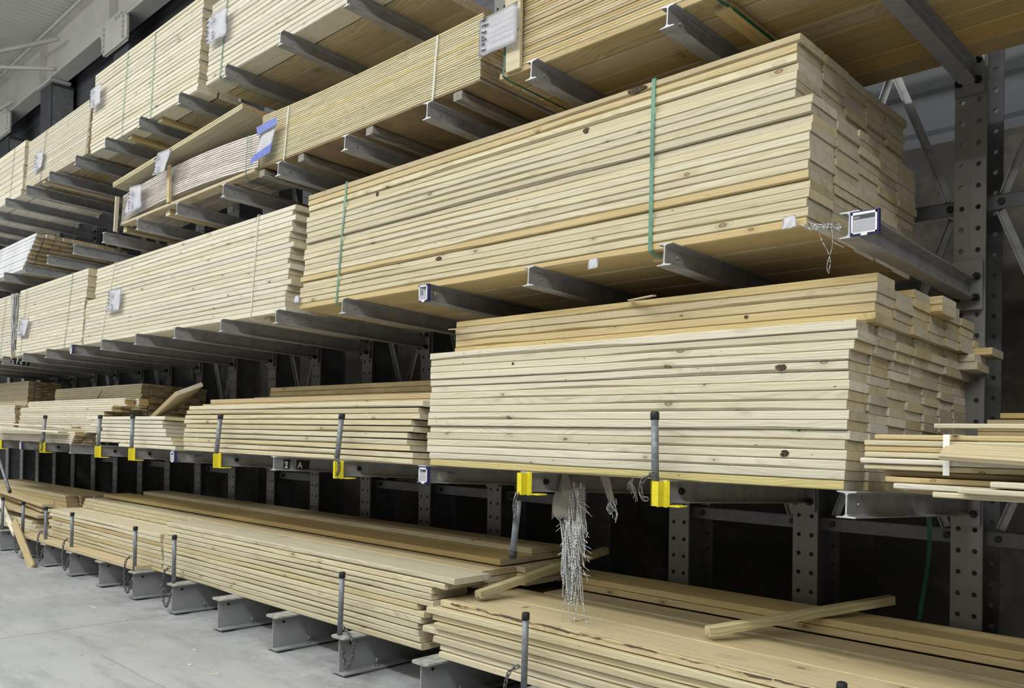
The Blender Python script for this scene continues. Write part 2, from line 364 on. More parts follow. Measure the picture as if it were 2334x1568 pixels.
ORD = ('bottom second third fourth fifth sixth seventh eighth ninth tenth eleventh twelfth thirteenth fourteenth fifteenth sixteenth seventeenth eighteenth nineteenth '
       'twentieth twenty-first twenty-second twenty-third twenty-fourth twenty-fifth twenty-sixth twenty-seventh twenty-eighth twenty-ninth thirtieth thirty-first thirty-second thirty-third thirty-fourth thirty-fifth thirty-sixth thirty-seventh').split()
COLW = 'front second third fourth fifth sixth seventh eighth ninth tenth eleventh twelfth'.split()

# ------------------------------------------------------------------ boards
_cache = {}
def board_mesh(L, w, t, mats, var, ch=0.0038, bow=0.0012, wane=0.0, slant=0.0):
    key = (round(L, 2), round(w, 3), round(t, 3), mats, var, ch, bow, wane, slant)
    if key in _cache: return _cache[key]
    rnd = random.Random(hash((round(L * 100), round(w * 1000), round(t * 1000), var)) & 0xffff)
    bm = bmesh.new(); nx = max(4, min(14, int(L / .3)))
    hy, hz = w / 2, t / 2
    ph = [rnd.uniform(0, 6.28) for _ in range(4)]; amp = [rnd.uniform(-1, 1) * bow, rnd.uniform(-1, 1) * bow * 1.3]
    wx0 = rnd.uniform(-.5, .2) * L; wx1 = wx0 + rnd.uniform(.15, .5) * L
    rings = []
    for i in range(nx + 1):
        u = i / nx; x = -L / 2 + L * u
        dz = 0.00025 * math.sin(u * 5 + ph[0]); dy = amp[1] * math.sin(u * 3.3 + ph[1])
        c = ch
        cw = ch + (wane * rnd.uniform(.4, 1) if wane and wx0 < x < wx1 else 0)
        sl = slant * (1 if i == 0 else -1 if i == nx else 0)
        pr = [(-hy, -hz + cw), (-hy + cw * 1.2, -hz), (hy - c, -hz), (hy, -hz + c), (hy, hz - c), (hy - c, hz), (-hy + c, hz), (-hy, hz - c)]
        rings.append([bm.verts.new((x + sl * (z / t), y + dy, z + dz)) for y, z in pr])
    for a, b in zip(rings, rings[1:]):
        for k in range(8):
            bm.faces.new((a[k], a[(k + 1) % 8], b[(k + 1) % 8], b[k])).material_index = 0
    bm.faces.new(rings[0][::-1]).material_index = 1; bm.faces.new(rings[-1]).material_index = 1
    bmesh.ops.recalc_face_normals(bm, faces=bm.faces)
    me = to_mesh(bm, 'board', [MATS[m] for m in mats]); _cache[key] = me
    return me
MATS = dict(cool=W_COOL, filmw=W_FILM, under=W_UNDER, flat=W_FLAT, tan=plain('tan_board_face', (0.24, 0.17, 0.09), .8, spot=.2, scale=2), pale=W_PALE, white=W_WHITE, warm=W_WARM, yel=W_YEL, panel=W_PANEL, ply=W_PLY, grey=W_GREY, ep=E_PALE, eb=E_BROWN, eg=E_GREY, film=M_FILM)

TA = 0.0553
TOP = {0: 0.2485, 1: 1.347, 2: 2.360, 3: 3.381, 4: 4.287}
YT = -1.28
SP = 0.8373
def seat(level, y):
    """height of the carrying surface of a level at depth y"""
    return TOP[level] - (TA * (y - YT) if level else 0.0)

def board(name, label, L, w, t, x0, y, z, tilt, mats, var, group, cat='board', ry=0.0, **kw):
    me = board_mesh(L, w, t, mats, var, **kw)
    # (x0, y, z) = left, front, bottom edge of the board
    n = Vector((0, math.sin(tilt), math.cos(tilt))); u = Vector((0, math.cos(tilt), -math.sin(tilt)))
    c = Vector((x0 + L / 2, y, z)) + u * (w / 2) + n * (t / 2)
    o = link(name, me, None, c, (-tilt, ry, 0))
    return tag(o, label, cat, group)

def pack(name, desc, level, x0, x1, layers, t, w, cols, adj='pale', mats=('pale', 'ep'), yf=-1.2, z0=0.0, jx=0.006, jy=0.005, skip=None, full=None,
         fx=None, nvar=6, dy=None, order=None, cat='board', gap=0.0018, group=None, matf=None, wedge=0.0, **kw):
    """layers x cols boards; skip(l, c) -> True leaves a board out; fx(l, c) -> (x0, x1) override"""
    tilt = TA if level else 0.0
    tot = layers
    L0 = x1 - x0
    for l in range(layers):
        ryl = random.uniform(-wedge, wedge)
        for c in range(cols):
            if c and 'bow' in kw: kw = dict(kw, bow=.0007)
            elif not c and 'bow0' in kw: pass
            if skip and skip(l, c): continue
            a, b = fx(l, c) if fx else (x0, x1)
            rx = random.uniform(-jx, jx)
            d = (dy(l, c) if dy else 0) + (random.uniform(-jy, jy) * .5 if c == 0 else 0)
            u = yf + d + (c * (w + .003) + (.008 if c else 0)) * math.cos(tilt)
            n = l * (t + gap) + z0
            y = u + math.sin(tilt) * n; z = seat(level, u) + math.cos(tilt) * n + 0.0005
            mm = matf(l, c) if matf else mats
            lay = 'top' if l == layers - 1 and layers > 1 else ORD[l]
            lab = f"{adj} {name.replace('_', ' ')} in {desc}, {lay} layer" + (f", {COLW[c]} row" if cols > 1 else '')
            board(name, lab, b - a, w, t, a + rx, y, z, tilt, mm, random.randrange(nvar), group or ('boards of ' + desc), cat=cat, ry=ryl, **kw)

# ------------------------------------------------------------------ setting
def struct(name, me, loc=(0, 0, 0), rot=(0, 0, 0)):
    return tag(link(name, me, None, loc, rot), kind='structure')
bm = bmesh.new(); bm_box(bm, -42, 14, -22, 1.15, -.1, 0); struct('floor', to_mesh(bm, 'floor', M_FLOOR))
YW = 1.0
bm = bmesh.new(); bm_box(bm, -42, 8, YW, YW + .12, 0, 3.31)
for k in range(-34, 7):   # thin battens over the board joints
    bm_box(bm, k * 1.22 - .35, k * 1.22 - .338, YW - .006, YW, 0, 3.31)
struct('wall_back', to_mesh(bm, 'wall_back', M_BACK))
bm = bmesh.new()
def corrugate(bm, a0, a1, pitch, depth, f):
    """f(a, d, s) -> point; s = 0/1 are the two ends of the sheet"""
    prev = None; a = a0
    while a < a1:
        for da, d in ((0, 0), (pitch * .30, 0), (pitch * .42, depth), (pitch * .88, depth)):
            cur = (bm.verts.new(f(a + da, d, 0)), bm.verts.new(f(a + da, d, 1)))
            if prev: bm.faces.new((prev[0], prev[1], cur[1], cur[0]))
            prev = cur
        a += pitch
corrugate(bm, 3.31, 8.75, .25, .008, lambda a, d, s: ((-42, 8)[s], YW + .05 - d, a))
struct('wall_upper', to_mesh(bm, 'wall_upper', M_CLAD))
bm = bmesh.new()
corrugate(bm, -42, 14, .165, .05, lambda a, d, s: (a, (-22, YW + .1)[s], 8.68 - d))
bmesh.ops.recalc_face_normals(bm, faces=bm.faces)
struct('ceiling', to_mesh(bm, 'ceiling', M_DECK))
# eave girder (white, deep I with stiffeners) and its posts
g = thing('eave_girder', 'white deep steel girder running under the ribbed roof along the wall', 'girder', (0, .72, 8.60))
bm = bmesh.new()
bm_box(bm, -42, 8, -.13, .13, -.02, .0); bm_box(bm, -42, 8, -.13, .13, -.87, -.85); bm_box(bm, -42, 8, -.006, .006, -.85, -.02)
link('beam', to_mesh(bm, 'eave_girder', M_WHITEST), g)
bm = bmesh.new(); bm_box(bm, -.008, .008, -.125, .125, -.85, -.02); me_st = to_mesh(bm, 'stiffener', M_WHITEST)
for x in (-24.4, -20.4, -16.72, -13.2, -9.6): link('stiffener', me_st, g, (x, 0, 0))
bm = bmesh.new(); bm_tube(bm, [(-42, -.17, -.03), (8, -.17, -.03)], .022, 6); link('conduit', to_mesh(bm, 'conduit', M_WHITEST), g)
for i, x in enumerate((-19.05, -16.40, -12.75)):
    lab = ('dark wall post under the girder at the picture edge', 'dark square wall post below the white cap plate', 'dark wall post hidden behind the bolted white haunch')[i]
    p = thing('wall_post', lab, 'post', (x, .80, 0), group='dark posts against the back wall')
    bm = bmesh.new(); bm_box(bm, -.31, .31, -.18, .18, 0, 7.68 - (.38 if i != 1 else 0)); link('shaft', to_mesh(bm, 'post', [M_DARKST]), p)
    bm = bmesh.new(); bm_box(bm, .311, .318, -.16, .17, 0, 7.62 - (.38 if i != 1 else 0)); link('side_facing', to_mesh(bm, 'postside', [M_POSTLIT]), p)  # thin paler sheet painting the lit side of the post
    if i == 1:
        bm = bmesh.new(); bm_box(bm, -.36, .42, -.23, .10, 7.68, 7.72); link('cap_plate', to_mesh(bm, 'cap', M_WHITEST), p)
for i, dx in enumerate((-6.1, 0.0)):
    hn = thing('bolted_haunch', ('white bolted haunch below the girder at the picture edge', 'white haunch plate with rows of bolts below the girder')[i], 'bracket', (dx, .545, 0), group='white haunches under the girder')
    bm = bmesh.new(); pts = [(-13.73, 7.82), (-12.60, 7.82), (-12.30, 7.65), (-12.30, 7.33), (-12.6, 7.31), (-13.29, 7.31), (-13.40, 7.64)]
    A = [bm.verts.new((x, 0, z)) for x, z in pts]; B = [bm.verts.new((x, .03, z)) for x, z in pts]
    bm.faces.new(A); bm.faces.new(B[::-1])
    for q in range(len(pts)): bm.faces.new((A[q], B[q], B[(q + 1) % 7], A[(q + 1) % 7]))
    bm_box(bm, -13.25, -12.35, .03, .04, 7.30, 7.70)
    bmesh.ops.recalc_face_normals(bm, faces=bm.faces); link('plate', to_mesh(bm, 'haunch', M_WHITEST), hn)
    bb = bmesh.new(); bm_tube(bb, [(0, 0, 0), (0, -.03, 0)], .028, 6); bolt_w = to_mesh(bb, 'bolt', M_WHITEST)
    for k in range(5):
        link('bolt', bolt_w, hn, (-13.25, 0, 7.72 - k * .085)); link('bolt', bolt_w, hn, (-12.45 - .0 * k, 0, 7.68 - k * .075))
    for k in range(3): link('bolt', bolt_w, hn, (-12.52 - .11 * k, 0, 7.74))
for i, (a, b) in enumerate((((-24.5, -2.6, 8.45), (-15.5, .55, 8.25)), ((-19.5, -.7, 8.5), (-15.73, .58, 7.80)), ((-24, .2, 7.9), (-18.3, .57, 7.86)))):
    bm = bmesh.new(); bm_tube(bm, [a, b], .04, 4)
    tag(link('roof_brace', to_mesh(bm, 'roof_brace', M_WHITEST)), ('long white roof brace crossing below the ribbed deck', 'short white brace dropping onto the girder flange', 'thin white brace at the far end of the girder')[i], 'brace', 'white braces under the roof')

# ------------------------------------------------------------------ rack uprights
def perforated_bm(w, z0, z1, y, hx, pitch, zh, r=.0125, th=.012, nseg=10):
    """front plate with real holes; hx = hole x positions"""
    bm = bmesh.new()
    xs = [-w / 2] + [(hx[i] + hx[i + 1]) / 2 for i in range(len(hx) - 1)] + [w / 2]
    k0 = math.ceil((z0 - zh) / pitch + .5); k1 = math.floor((z1 - zh) / pitch - .5)
    def quad(x0, x1, a, b): bm.faces.new([bm.verts.new(v) for v in ((x0, y, a), (x1, y, a), (x1, y, b), (x0, y, b))])
    za = zh + (k0 - .5) * pitch; zb = zh + (k1 + .5) * pitch
    quad(-w / 2, w / 2, z0, za); quad(-w / 2, w / 2, zb, z1)
    for ci, cx in enumerate(hx):
        for k in range(k0, k1 + 1):
            cz = zh + k * pitch; x0, x1, a, b = xs[ci], xs[ci + 1], cz - pitch / 2, cz + pitch / 2
            ring = []; outer = []
            for j in range(nseg):
                th_ = 2 * math.pi * (j + .5) / nseg; dx, dz = math.cos(th_), math.sin(th_)
                ring.append(bm.verts.new((cx + r * dx, y, cz + r * dz)))
                s = min(((x1 - cx) if dx > 0 else (cx - x0)) / max(abs(dx), 1e-6), (pitch / 2) / max(abs(dz), 1e-6))
                outer.append(bm.verts.new((cx + dx * s, y, cz + dz * s)))
            for j in range(nseg): bm.faces.new((ring[j], outer[j], outer[(j + 1) % nseg], ring[(j + 1) % nseg]))
            # corners
            for (sx, sz) in ((x1, b), (x0, b), (x0, a), (x1, a)):
                best = sorted(range(nseg), key=lambda j: (outer[j].co.x - sx) ** 2 + (outer[j].co.z - sz) ** 2)[:2]
                vs = [outer[best[0]], outer[best[1]], bm.verts.new((sx, y, sz))]
                bm.faces.new(vs)
    r_ = bmesh.ops.extrude_face_region(bm, geom=list(bm.faces))
    bmesh.ops.translate(bm, verts=[v for v in r_['geom'] if isinstance(v, bmesh.types.BMVert)], vec=(0, th, 0))
    bmesh.ops.recalc_face_normals(bm, faces=bm.faces)
    return bm
ZTOPU = 5.3
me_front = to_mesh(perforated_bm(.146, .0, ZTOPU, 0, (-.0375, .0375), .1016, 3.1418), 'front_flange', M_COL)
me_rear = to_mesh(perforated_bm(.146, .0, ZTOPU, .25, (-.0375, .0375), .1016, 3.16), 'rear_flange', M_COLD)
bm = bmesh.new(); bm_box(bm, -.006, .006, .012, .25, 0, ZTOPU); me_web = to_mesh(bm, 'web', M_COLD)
KWORD = {-1: 'past the right frame edge', 0: 'nearest'}
def bay(k):
    return {-1: 'beyond the frame', 0: 'nearest the camera'}.get(k, ORD[k] + ' from the right') if k else 'nearest the camera'
for k in range(-1, 21):
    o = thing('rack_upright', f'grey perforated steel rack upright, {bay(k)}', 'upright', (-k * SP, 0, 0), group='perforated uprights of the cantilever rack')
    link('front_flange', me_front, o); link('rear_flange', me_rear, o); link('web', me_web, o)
# braces
me_h = box_mesh('brace_bar', (SP - .17, .006, .068), M_ARM, .001)
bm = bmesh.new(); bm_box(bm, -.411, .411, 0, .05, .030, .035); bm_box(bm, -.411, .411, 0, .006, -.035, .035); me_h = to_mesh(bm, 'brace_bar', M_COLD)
bb = bmesh.new(); bm_tube(bb, [(0, 0, 0), (0, -.012, 0)], .017, 6); me_bb = to_mesh(bb, 'bolt', M_BOLT)
for k in (-1, 0, 1, 3, 4, 5, 7, 9, 11, 13):
    xc = -k * SP - SP / 2
    for z in (1.067, 2.662, 4.25):
        lab = f"horizontal grey brace between uprights, {['at knee', 'at waist', 'at head'][0] if False else ('low' if z < 1.5 else 'middle' if z < 3 else 'high')} row, bay {ORD[k + 2]} from the nearest end"
        o = thing('horizontal_brace', lab, 'brace', (xc, .08, z), group='horizontal braces of the rack')
        link('angle_bar', me_h, o); link('bolt', me_bb, o, (-.30, 0, 0)); link('bolt', me_bb, o, (.30, 0, 0))
    for z in (1.067, 2.662):
        for s in (-1, 1):
            a = Vector((-s * .30, 0, .04)); b = Vector((s * .30, 0, 1.55)); d = b - a
            key = ('diag', s)
            if key not in _cache:
                bm = bmesh.new(); Ld = d.length
                bm_box(bm, -Ld / 2, Ld / 2, -.003, .003, -.019, .019); bm_box(bm, -Ld / 2, Ld / 2, -.022, -.003, .013, .019)
                _cache[key] = to_mesh(bm, 'diagonal', M_ARM)
            mid = (a + b) / 2
            o = link('diagonal_brace', _cache[key], None, (xc + mid.x, .10 + .022 * s, z + mid.z), (0, -math.atan2(d.z, d.x), 0))
            tag(o, f"slanting grey brace leaning {'right' if s > 0 else 'left'}, {'lower' if z < 2 else 'upper'} bay {ORD[k + 2]} from the nearest end", 'brace', 'diagonal braces of the rack')

# ------------------------------------------------------------------ cantilever arms
ARM_H, ARM_W = .097, .075
ang = math.atan(TA)
La = (1.28 - .012) / math.cos(ang)
me_arm = to_mesh(ibeam_bm(La, ARM_H, ARM_W, .007, .006), 'arm_beam', [M_ARM, M_ARMTIP])
bm = bmesh.new(); bm_box(bm, -.068, .068, -.012, 0, -.14, .095, 0, .002); me_plate = to_mesh(bm, 'arm_plate', M_COL)
bb = bmesh.new(); bm_tube(bb, [(0, 0, 0), (0, -.016, 0)], .019, 6); bm_tube(bb, [(0, -.016, 0), (0, -.026, 0)], .010, 8); me_bolt = to_mesh(bb, 'bolt', M_BOLT)
bb = bmesh.new(); bm_tube(bb, [(0, 0, 0), (.006, 0, 0)], .008, 8); bm_tube(bb, [(.004, 0, 0), (.009, 0, 0)], .004, 8); me_tb = to_mesh(bb, 'tip_bolt', M_SHINY)
bm = bmesh.new()   # triangular toe gusset of the lower shelf arms
A = [bm.verts.new(v) for v in ((.006, .03, -.09), (.006, .10, -.09), (.006, .045, -.055))]; bm.faces.new(A)
bb = bmesh.new(); bm_tube(bb, [(0, 0, 0), (.014, 0, 0)], .015, 6); bm_tube(bb, [(.014, 0, 0), (.022, 0, 0)], .009, 8); me_sb = to_mesh(bb, 'socket_bolt', M_BOLT)
LEVW = {1: 'first', 2: 'second', 3: 'third', 4: 'fourth'}
for lev in (1, 2, 3, 4):
    for k in range(-1, 17):
        if lev == 4 and k < 4: continue
        o = thing('cantilever_arm', f'grey steel rack arm of the {LEVW[lev]} shelf up, on the upright {bay(k)}', 'rack arm', (-k * SP, YT, TOP[lev]), (-ang, 0, 0), 'cantilever arms of the rack')
        link('beam', me_arm, o)
        pl = link('mounting_plate', me_plate, o, (0, La * math.cos(0) - 0.0, -.005), (ang, 0, 0))
        for bx in (-.043, .043):
            for bz in (.055, -.045):
                link('bolt', me_bolt, o, (bx, La - .012 + bz * math.sin(ang), bz - .045), (ang, 0, 0))
        if not (lev == 1 and k in (1, 2, 4, 6, 8, 9, 11)): link('tip_bolt', me_tb, o, (.003, .085, -.047))
        else: link('tip_bolt', me_sb, o, (.003, .135, -.047))

# ------------------------------------------------------------------ floor bases
def base_mesh():
    bm = bmesh.new(); h = TOP[0]; w2 = .075; th = .011
    # top flange with rounded front corners
    def slab(z0, z1, y0, y1, r):
        pts = []
        for (cx, cy, a0) in ((w2 - r, y0 + r, -90), (w2, y1, None), (-w2, y1, None), (-w2 + r, y0 + r, 180)):
            if a0 is None: pts.append((cx, cy))
            else:
                for i in range(6):
                    a = math.radians(a0 + 90 * i / 5); pts.append((cx + r * math.cos(a), cy + r * math.sin(a)))
        A = [bm.verts.new((x, y, z0)) for x, y in pts]; B = [bm.verts.new((x, y, z1)) for x, y in pts]
        bm.faces.new(A[::-1]); bm.faces.new(B); n = len(pts)
        for i in range(n): bm.faces.new((A[i], A[(i + 1) % n], B[(i + 1) % n], B[i]))
    slab(h - th, h, -1.29, -.002, .03)
    top = len(bm.faces)
    for f in bm.faces: f.material_index = 1
    bm_box(bm, -w2, w2, -1.275, -.002, .014, .014 + th)
    bm_box(bm, -.005, .005, -1.268, -.002, .014 + th, h - th)
    bm_box(bm, -.06, .06, -1.15, -.95, 0, .014)   # shim
    bm_box(bm, -.06, .06, -.2, -.01, 0, .014)
    bmesh.ops.recalc_face_normals(bm, faces=bm.faces)
    return to_mesh(bm, 'base_beam', [M_BASE, M_BASETOP])
me_base = base_mesh()
bb = bmesh.new(); bm_tube(bb, [(0, 0, 0), (0, 0, .012)], .014, 6); bm_tube(bb, [(0, 0, .012), (0, 0, .05)], .008, 8); me_anchor = to_mesh(bb, 'anchor_bolt', M_ZINC)
bb = bmesh.new(); bm_tube(bb, [(0, 0, 0), (.003, 0, 0)], .010, 10); me_hole = to_mesh(bb, 'bolt_hole', M_BOLT)
for k in range(-1, 17):
    o = thing('support_beam', f'light grey I-beam resting on the concrete floor, {bay(k)}', 'rack base', (-k * SP, 0, 0), group='base feet of the rack')
    link('beam', me_base, o); link('anchor_bolt', me_anchor, o, (.045, -1.02, .025))
    link('anchor_bolt', me_anchor, o, (-.045, -1.02, .025)); link('bolt_hole', me_hole, o, (.005, -1.19, .195))

# ------------------------------------------------------------------ stop pipes, sockets and chains
def pipe(label, p0, p1, r=.0165, group='steel stop pipes along the rack'):
    p0, p1 = Vector(p0), Vector(p1); d = (p1 - p0); L = d.length
    o = thing('stop_pipe', label, 'pipe', p0, group=group)
    o.rotation_mode = 'QUATERNION'; o.rotation_quaternion = d.to_track_quat('Z', 'Y')
    bm = bmesh.new(); bm_tube(bm, [(0, 0, 0), (0, 0, L - .02)], r, 14); link('tube', to_mesh(bm, 'tube', M_ZINC), o)
    bm = bmesh.new(); bm_tube(bm, [(0, 0, L - .035), (0, 0, L - .004), (0, 0, L)], [r * 1.22, r * 1.22, r * 1.0], 14)
    link('end_cap', to_mesh(bm, 'cap', M_RUB), o)
    return o

def chain(label, pts, group='retaining chains on the stop pipes'):
    pts = [Vector(p) for p in pts]; bm = bmesh.new()
    # resample a smooth curve through pts at link pitch
    dense = []
    for i in range(len(pts) - 1):
        p0 = pts[max(i - 1, 0)]; p1 = pts[i]; p2 = pts[i + 1]; p3 = pts[min(i + 2, len(pts) - 1)]
        for j in range(24):
            t = j / 24
            dense.append(.5 * ((2 * p1) + (-p0 + p2) * t + (2 * p0 - 5 * p1 + 4 * p2 - p3) * t * t + (-p0 + 3 * p1 - 3 * p2 + p3) * t ** 3))
    dense.append(pts[-1]); pitch = .026; acc = 0; last = dense[0]; nodes = [dense[0]]
    for p in dense[1:]:
        seg = (p - last).length
        while acc + seg >= pitch:
            last = last + (p - last) * ((pitch - acc) / seg); nodes.append(last.copy()); seg = (p - last).length; acc = 0
        acc += seg; last = p
    side = Vector((0, 1, .1)).normalized()
    for i in range(len(nodes) - 1):
        a = (nodes[i + 1] - nodes[i]).normalized(); s = (side - a * side.dot(a)).normalized()
        b = s if i % 2 else a.cross(s)
        bm_ring(bm, (nodes[i] + nodes[i + 1]) / 2, a, b, .0036, 10, 5, L=.017)
    return tag(link('retaining_chain', to_mesh(bm, 'chain', M_CHAIN)), label, 'chain', group)

FW = {0: 'at the bottom right corner', 2: 'before the wide loose planks', 4: 'before the long loose plank pile', 7: 'left end of the long plank pile', 8: 'at the end of the short yellow plank', 10: 'third from the left', 11: 'second from the far group', 12: 'next to the leaning offcut', 13: 'farthest one'}
for k in (0, 2, 4, 7, 8, 10, 11, 12, 13):
    x = -k * SP - .03
    pipe(f'upright pipe stop in a floor base, {FW[k]}', (x, -1.245, TOP[0]), (x + random.uniform(-.01, .02), -1.245, .645), group='pipe stops standing in the floor bases')
    if k == 4: pts = [(x + .02, -1.245, .315), (x + .08, -1.235, .268), (x + .122, -1.23, .24), (x + .13, -1.23, .15), (x + .10, -1.24, .07), (x + .065, -1.25, .10), (x + .05, -1.25, .19)]
    else: pts = [(x - .015, -1.27, .38), (x - .06, -1.295, .34), (x - .085, -1.30, .22), (x - .06, -1.30, .10), (x - .0, -1.30, .06), (x + .05, -1.30, .12), (x + .055, -1.285, .20)]
    chain(f'hanging chain on the floor base stop {FW[k]}', pts, group='chains on the floor base stops')

def socket(k, label, rot=0):
    o = thing('stop_socket', label, 'bracket', (-k * SP, YT, TOP[1]), (-ang * 0, 0, 0), 'yellow stop sockets on the arm tips')
    bm = bmesh.new()
    bm_box(bm, -.038, .018, -.028, -.020, -.112, -.006, 0, .002); bm_box(bm, -.038, -.030, -.028, .012, -.112, -.006, 0, .002)
    bm_box(bm, .014, .020, -.05, .006, -.112, -.006, 0, .001)
    link('tube_socket', to_mesh(bm, 'sock', M_YEL), o)
    bm = bmesh.new(); bm_box(bm, .020, .040, -.012, -.006, -.115, .0, 0, .001); bm_box(bm, .0, .10, -.006, .05, -.112, -.106, 0, .001)
    bm_box(bm, .012, .0475, -.008, -.004, -.112, -.004, 0, .001)
    link('side_facing', to_mesh(bm, 'sidepl', M_YEL), o)
    return o
SW = {1: 'on the nearest front arm, under the tall stack', 2: 'holding the pipe that hangs down', 4: 'right of the number plate', 6: 'left of the number plate', 8: 'third from the left picture edge', 9: 'second from the left picture edge', 11: 'beside the thin boards', 13: 'cut by the left picture edge'}
for k in (1, 2, 4, 6, 8, 9, 11, 13):
    socket(k, f'yellow socket on an arm tip, {SW[k]}')
    x = -k * SP - .014; yy = YT - .010
    if k == 2:
        pipe('scuffed pipe hanging upside down from a chain under the yellow socket', (-1.705, -1.30, 1.20), (-1.742, -1.30, .915))
        chain('short chain holding the hanging pipe', [(-1.70, -1.305, 1.25), (-1.705, -1.325, 1.20), (-1.70, -1.325, 1.12), (-1.705, -1.32, 1.08)])
    elif k == 13:
        pipe('pipe dangling at a slant at the left picture edge', (x + .05, -1.31, 1.12), (x + .55, -1.31, .74))
        chain('chain of the slanting pipe at the left picture edge', [(x + .02, -1.30, 1.30), (x + .04, -1.32, 1.22), (x + .05, -1.32, 1.12)])
    else:
        lean = {1: -.035, 4: 0.0, 6: -.01, 8: -.075, 9: -.05, 11: -.05}[k]
        h = .292
        pipe(f'upright galvanised pipe in the yellow socket {SW[k]}', (x - .012, yy, TOP[1] - .02), (x - .012 + lean, yy + .035, TOP[1] + h))
        if k in (1, 4, 11):
            s = -1 if k == 1 else 1
            chain(f'chain beside the yellow socket {SW[k]}', [(x, yy - .02, TOP[1] + .03), (x + s * .055, yy - .03, TOP[1] + .0), (x + s * .07, yy - .03, TOP[1] - .05), (x + s * .045, yy - .03, TOP[1] - .09), (x + s * .02, yy - .03, TOP[1] - .07)])

# ------------------------------------------------------------------ second shelf: strapped packs
T8 = .0376
def fx_big(l, c):
    x1 = (-.213 if l < 14 else -.283 + (.012 if l == 20 else 0)) + random.uniform(-.004, .004) * (2 if c else 1)
    x0 = -4.02 + (0 if l < 6 else .03) + random.uniform(-.012, .012)
    if c and random.random() < .25: x1 += random.uniform(-.016, .006)
    return x0, x1
pack('spruce_plank', 'the big green-strapped pack', 2, -4.02, -.21, 21, .0356, .208, 5, yf=-1.2, fx=fx_big, jx=0, wane=.009, nvar=10, mats=('pale', 'ep'),
     matf=lambda l, c: ('warm', 'ep') if (l in (5, 19, 20, 0)) else ('pale', 'ep'), dy=lambda l, c: (.012 if l in (4, 11, 17) and c == 0 else 0))
vis2 = lambda l, c: not (c == 0 or l == 0 or c == 1)
pack('spruce_plank', 'the white-strapped pack beside it', 2, -8.2, -4.2, 20, .0362, .16, 6, yf=-1.2, jx=.02, mats=('white', 'ep'), nvar=8, skip=vis2, wane=.006,
     fx=lambda l, c: (-8.30 if l < 12 else -8.06, -4.21 + (.05 if l in (5, 8, 12, 17, 19) else .02 if l > 14 else 0)))
pack('spruce_plank', 'the third strapped pack along', 2, -10.7, -8.33, 21, .0362, .16, 6, yf=-1.2, jx=.015, mats=('white', 'ep'), nvar=6, skip=vis2,
     fx=lambda l, c: (-10.68, -8.36 + (.04 if l > 12 else 0)))
pack('spruce_plank', 'the farthest pack by the mesh', 2, -14, -10.85, 20, .0376, .16, 4, yf=-1.2, jx=.02, mats=('white', 'ep'), nvar=4, skip=lambda l, c: c > 0 and l > 0)

# ------------------------------------------------------------------ first shelf: tall loose stack
def fx_tall(l, c):
    if l >= 17:
        a, b = -2.475, .015
        if c == 3 and l in (20, 21): b += .05
        if c == 1 and l == 21: b -= .14
    else: a, b = -2.585 + (.035 if l < 2 else 0) + (0.0 if l < 14 else -.01), -.045 + (.02 if l in (14, 16) else 0)
    if l == 15: b += .03
    b += c * .006 + random.uniform(-.007, .007)
    if c == 6 and l in (15, 17, 16): b += .07
    return a + random.uniform(-.006, .006), b
def tall_mat(l, c):
    if l == 0: return ('yel', 'ep')
    if l >= 17: return ('warm', 'ep')
    return ('cool', 'eg') if (l * 7 + c * 3) % 5 == 0 else ('cool', 'ep')
E_PALE2 = end_grain('sawn_end_bleached', (0.74, 0.68, 0.56), (0.55, 0.47, 0.34)); MATS['eg'] = E_PALE2
pack('framing_plank', 'the tall loose stack', 1, -2.6, -.04, 22, .0360, .166, 7, yf=-1.2, fx=fx_tall, jx=0, matf=tall_mat, nvar=10, wane=.010, bow=.002,
     skip=lambda l, c: l == 21 and c == 5 or (l >= 17 and c == 6 and l != 17 and l != 18),
     dy=lambda l, c: (.075 if l >= 17 else 0) + (.012 if (l, c) in ((5, 0), (11, 0)) else 0) + (-.006 if l in (13, 16) and c == 0 else 0), group='planks of the tall loose stack beside the price tag')
# loose planks left of it
def fx_l1b(l, c):
    return -5.88 + (.04 if l == 9 else 0) + random.uniform(-.02, .02), (-2.72, -2.73, -2.76, -2.79, -2.79, -2.74, -2.76, -2.68, -2.70, -2.66)[l] + .02 * c
pack('loose_plank', 'the loose pile behind the number plate', 1, -5.88, -2.72, 10, .0320, .235, 2, yf=-1.19, fx=fx_l1b, jx=0, nvar=8, mats=('pale', 'ep'), gap=.0056, wane=.008, bow=.006, slant=.004, wedge=.0014)
pack('loose_plank', 'the set-back pile above it', 1, -6.15, -2.7, 2, .037, .235, 1, yf=-.94, z0=.372, mats=('warm', 'ep'), fx=lambda l, c: (-6.15 + .15 * l, -2.68))
pack('loose_plank', 'the rear pile of dull planks', 1, -5.8, -2.75, 15, .0372, .235, 2, yf=-.55, mats=('warm', 'ep'), fx=lambda l, c: (-5.72 if l > 12 else -6.0, -2.70), skip=lambda l, c: l < 10 and c == 0 and False)
def fx_l1c(l, c):
    return (-7.3, -7.95, -7.95, -7.9, -7.8, -8.1, -8.0, -8.25)[l], (-6.02, -6.12, -6.14, -6.23, -6.28, -6.32, -6.33, -6.31)[l] + c * .02
pack('loose_plank', 'the short pile by two pipe stops', 1, -8.2, -6.1, 8, .0315, .235, 2, yf=-1.19, fx=fx_l1c, jx=.02, mats=('white', 'ep'), gap=.0046, bow=.004, wedge=.0016)
o = board('loose_plank', 'single plank tilted up on one edge over the short pile', 1.3, .24, .038, 0, 0, 0, 0, ('warm', 'ep'), 1, 'single tilted plank')
o.location = (-7.02, -.80, 1.775); o.rotation_euler = (math.radians(24), math.radians(-9), math.radians(-12))
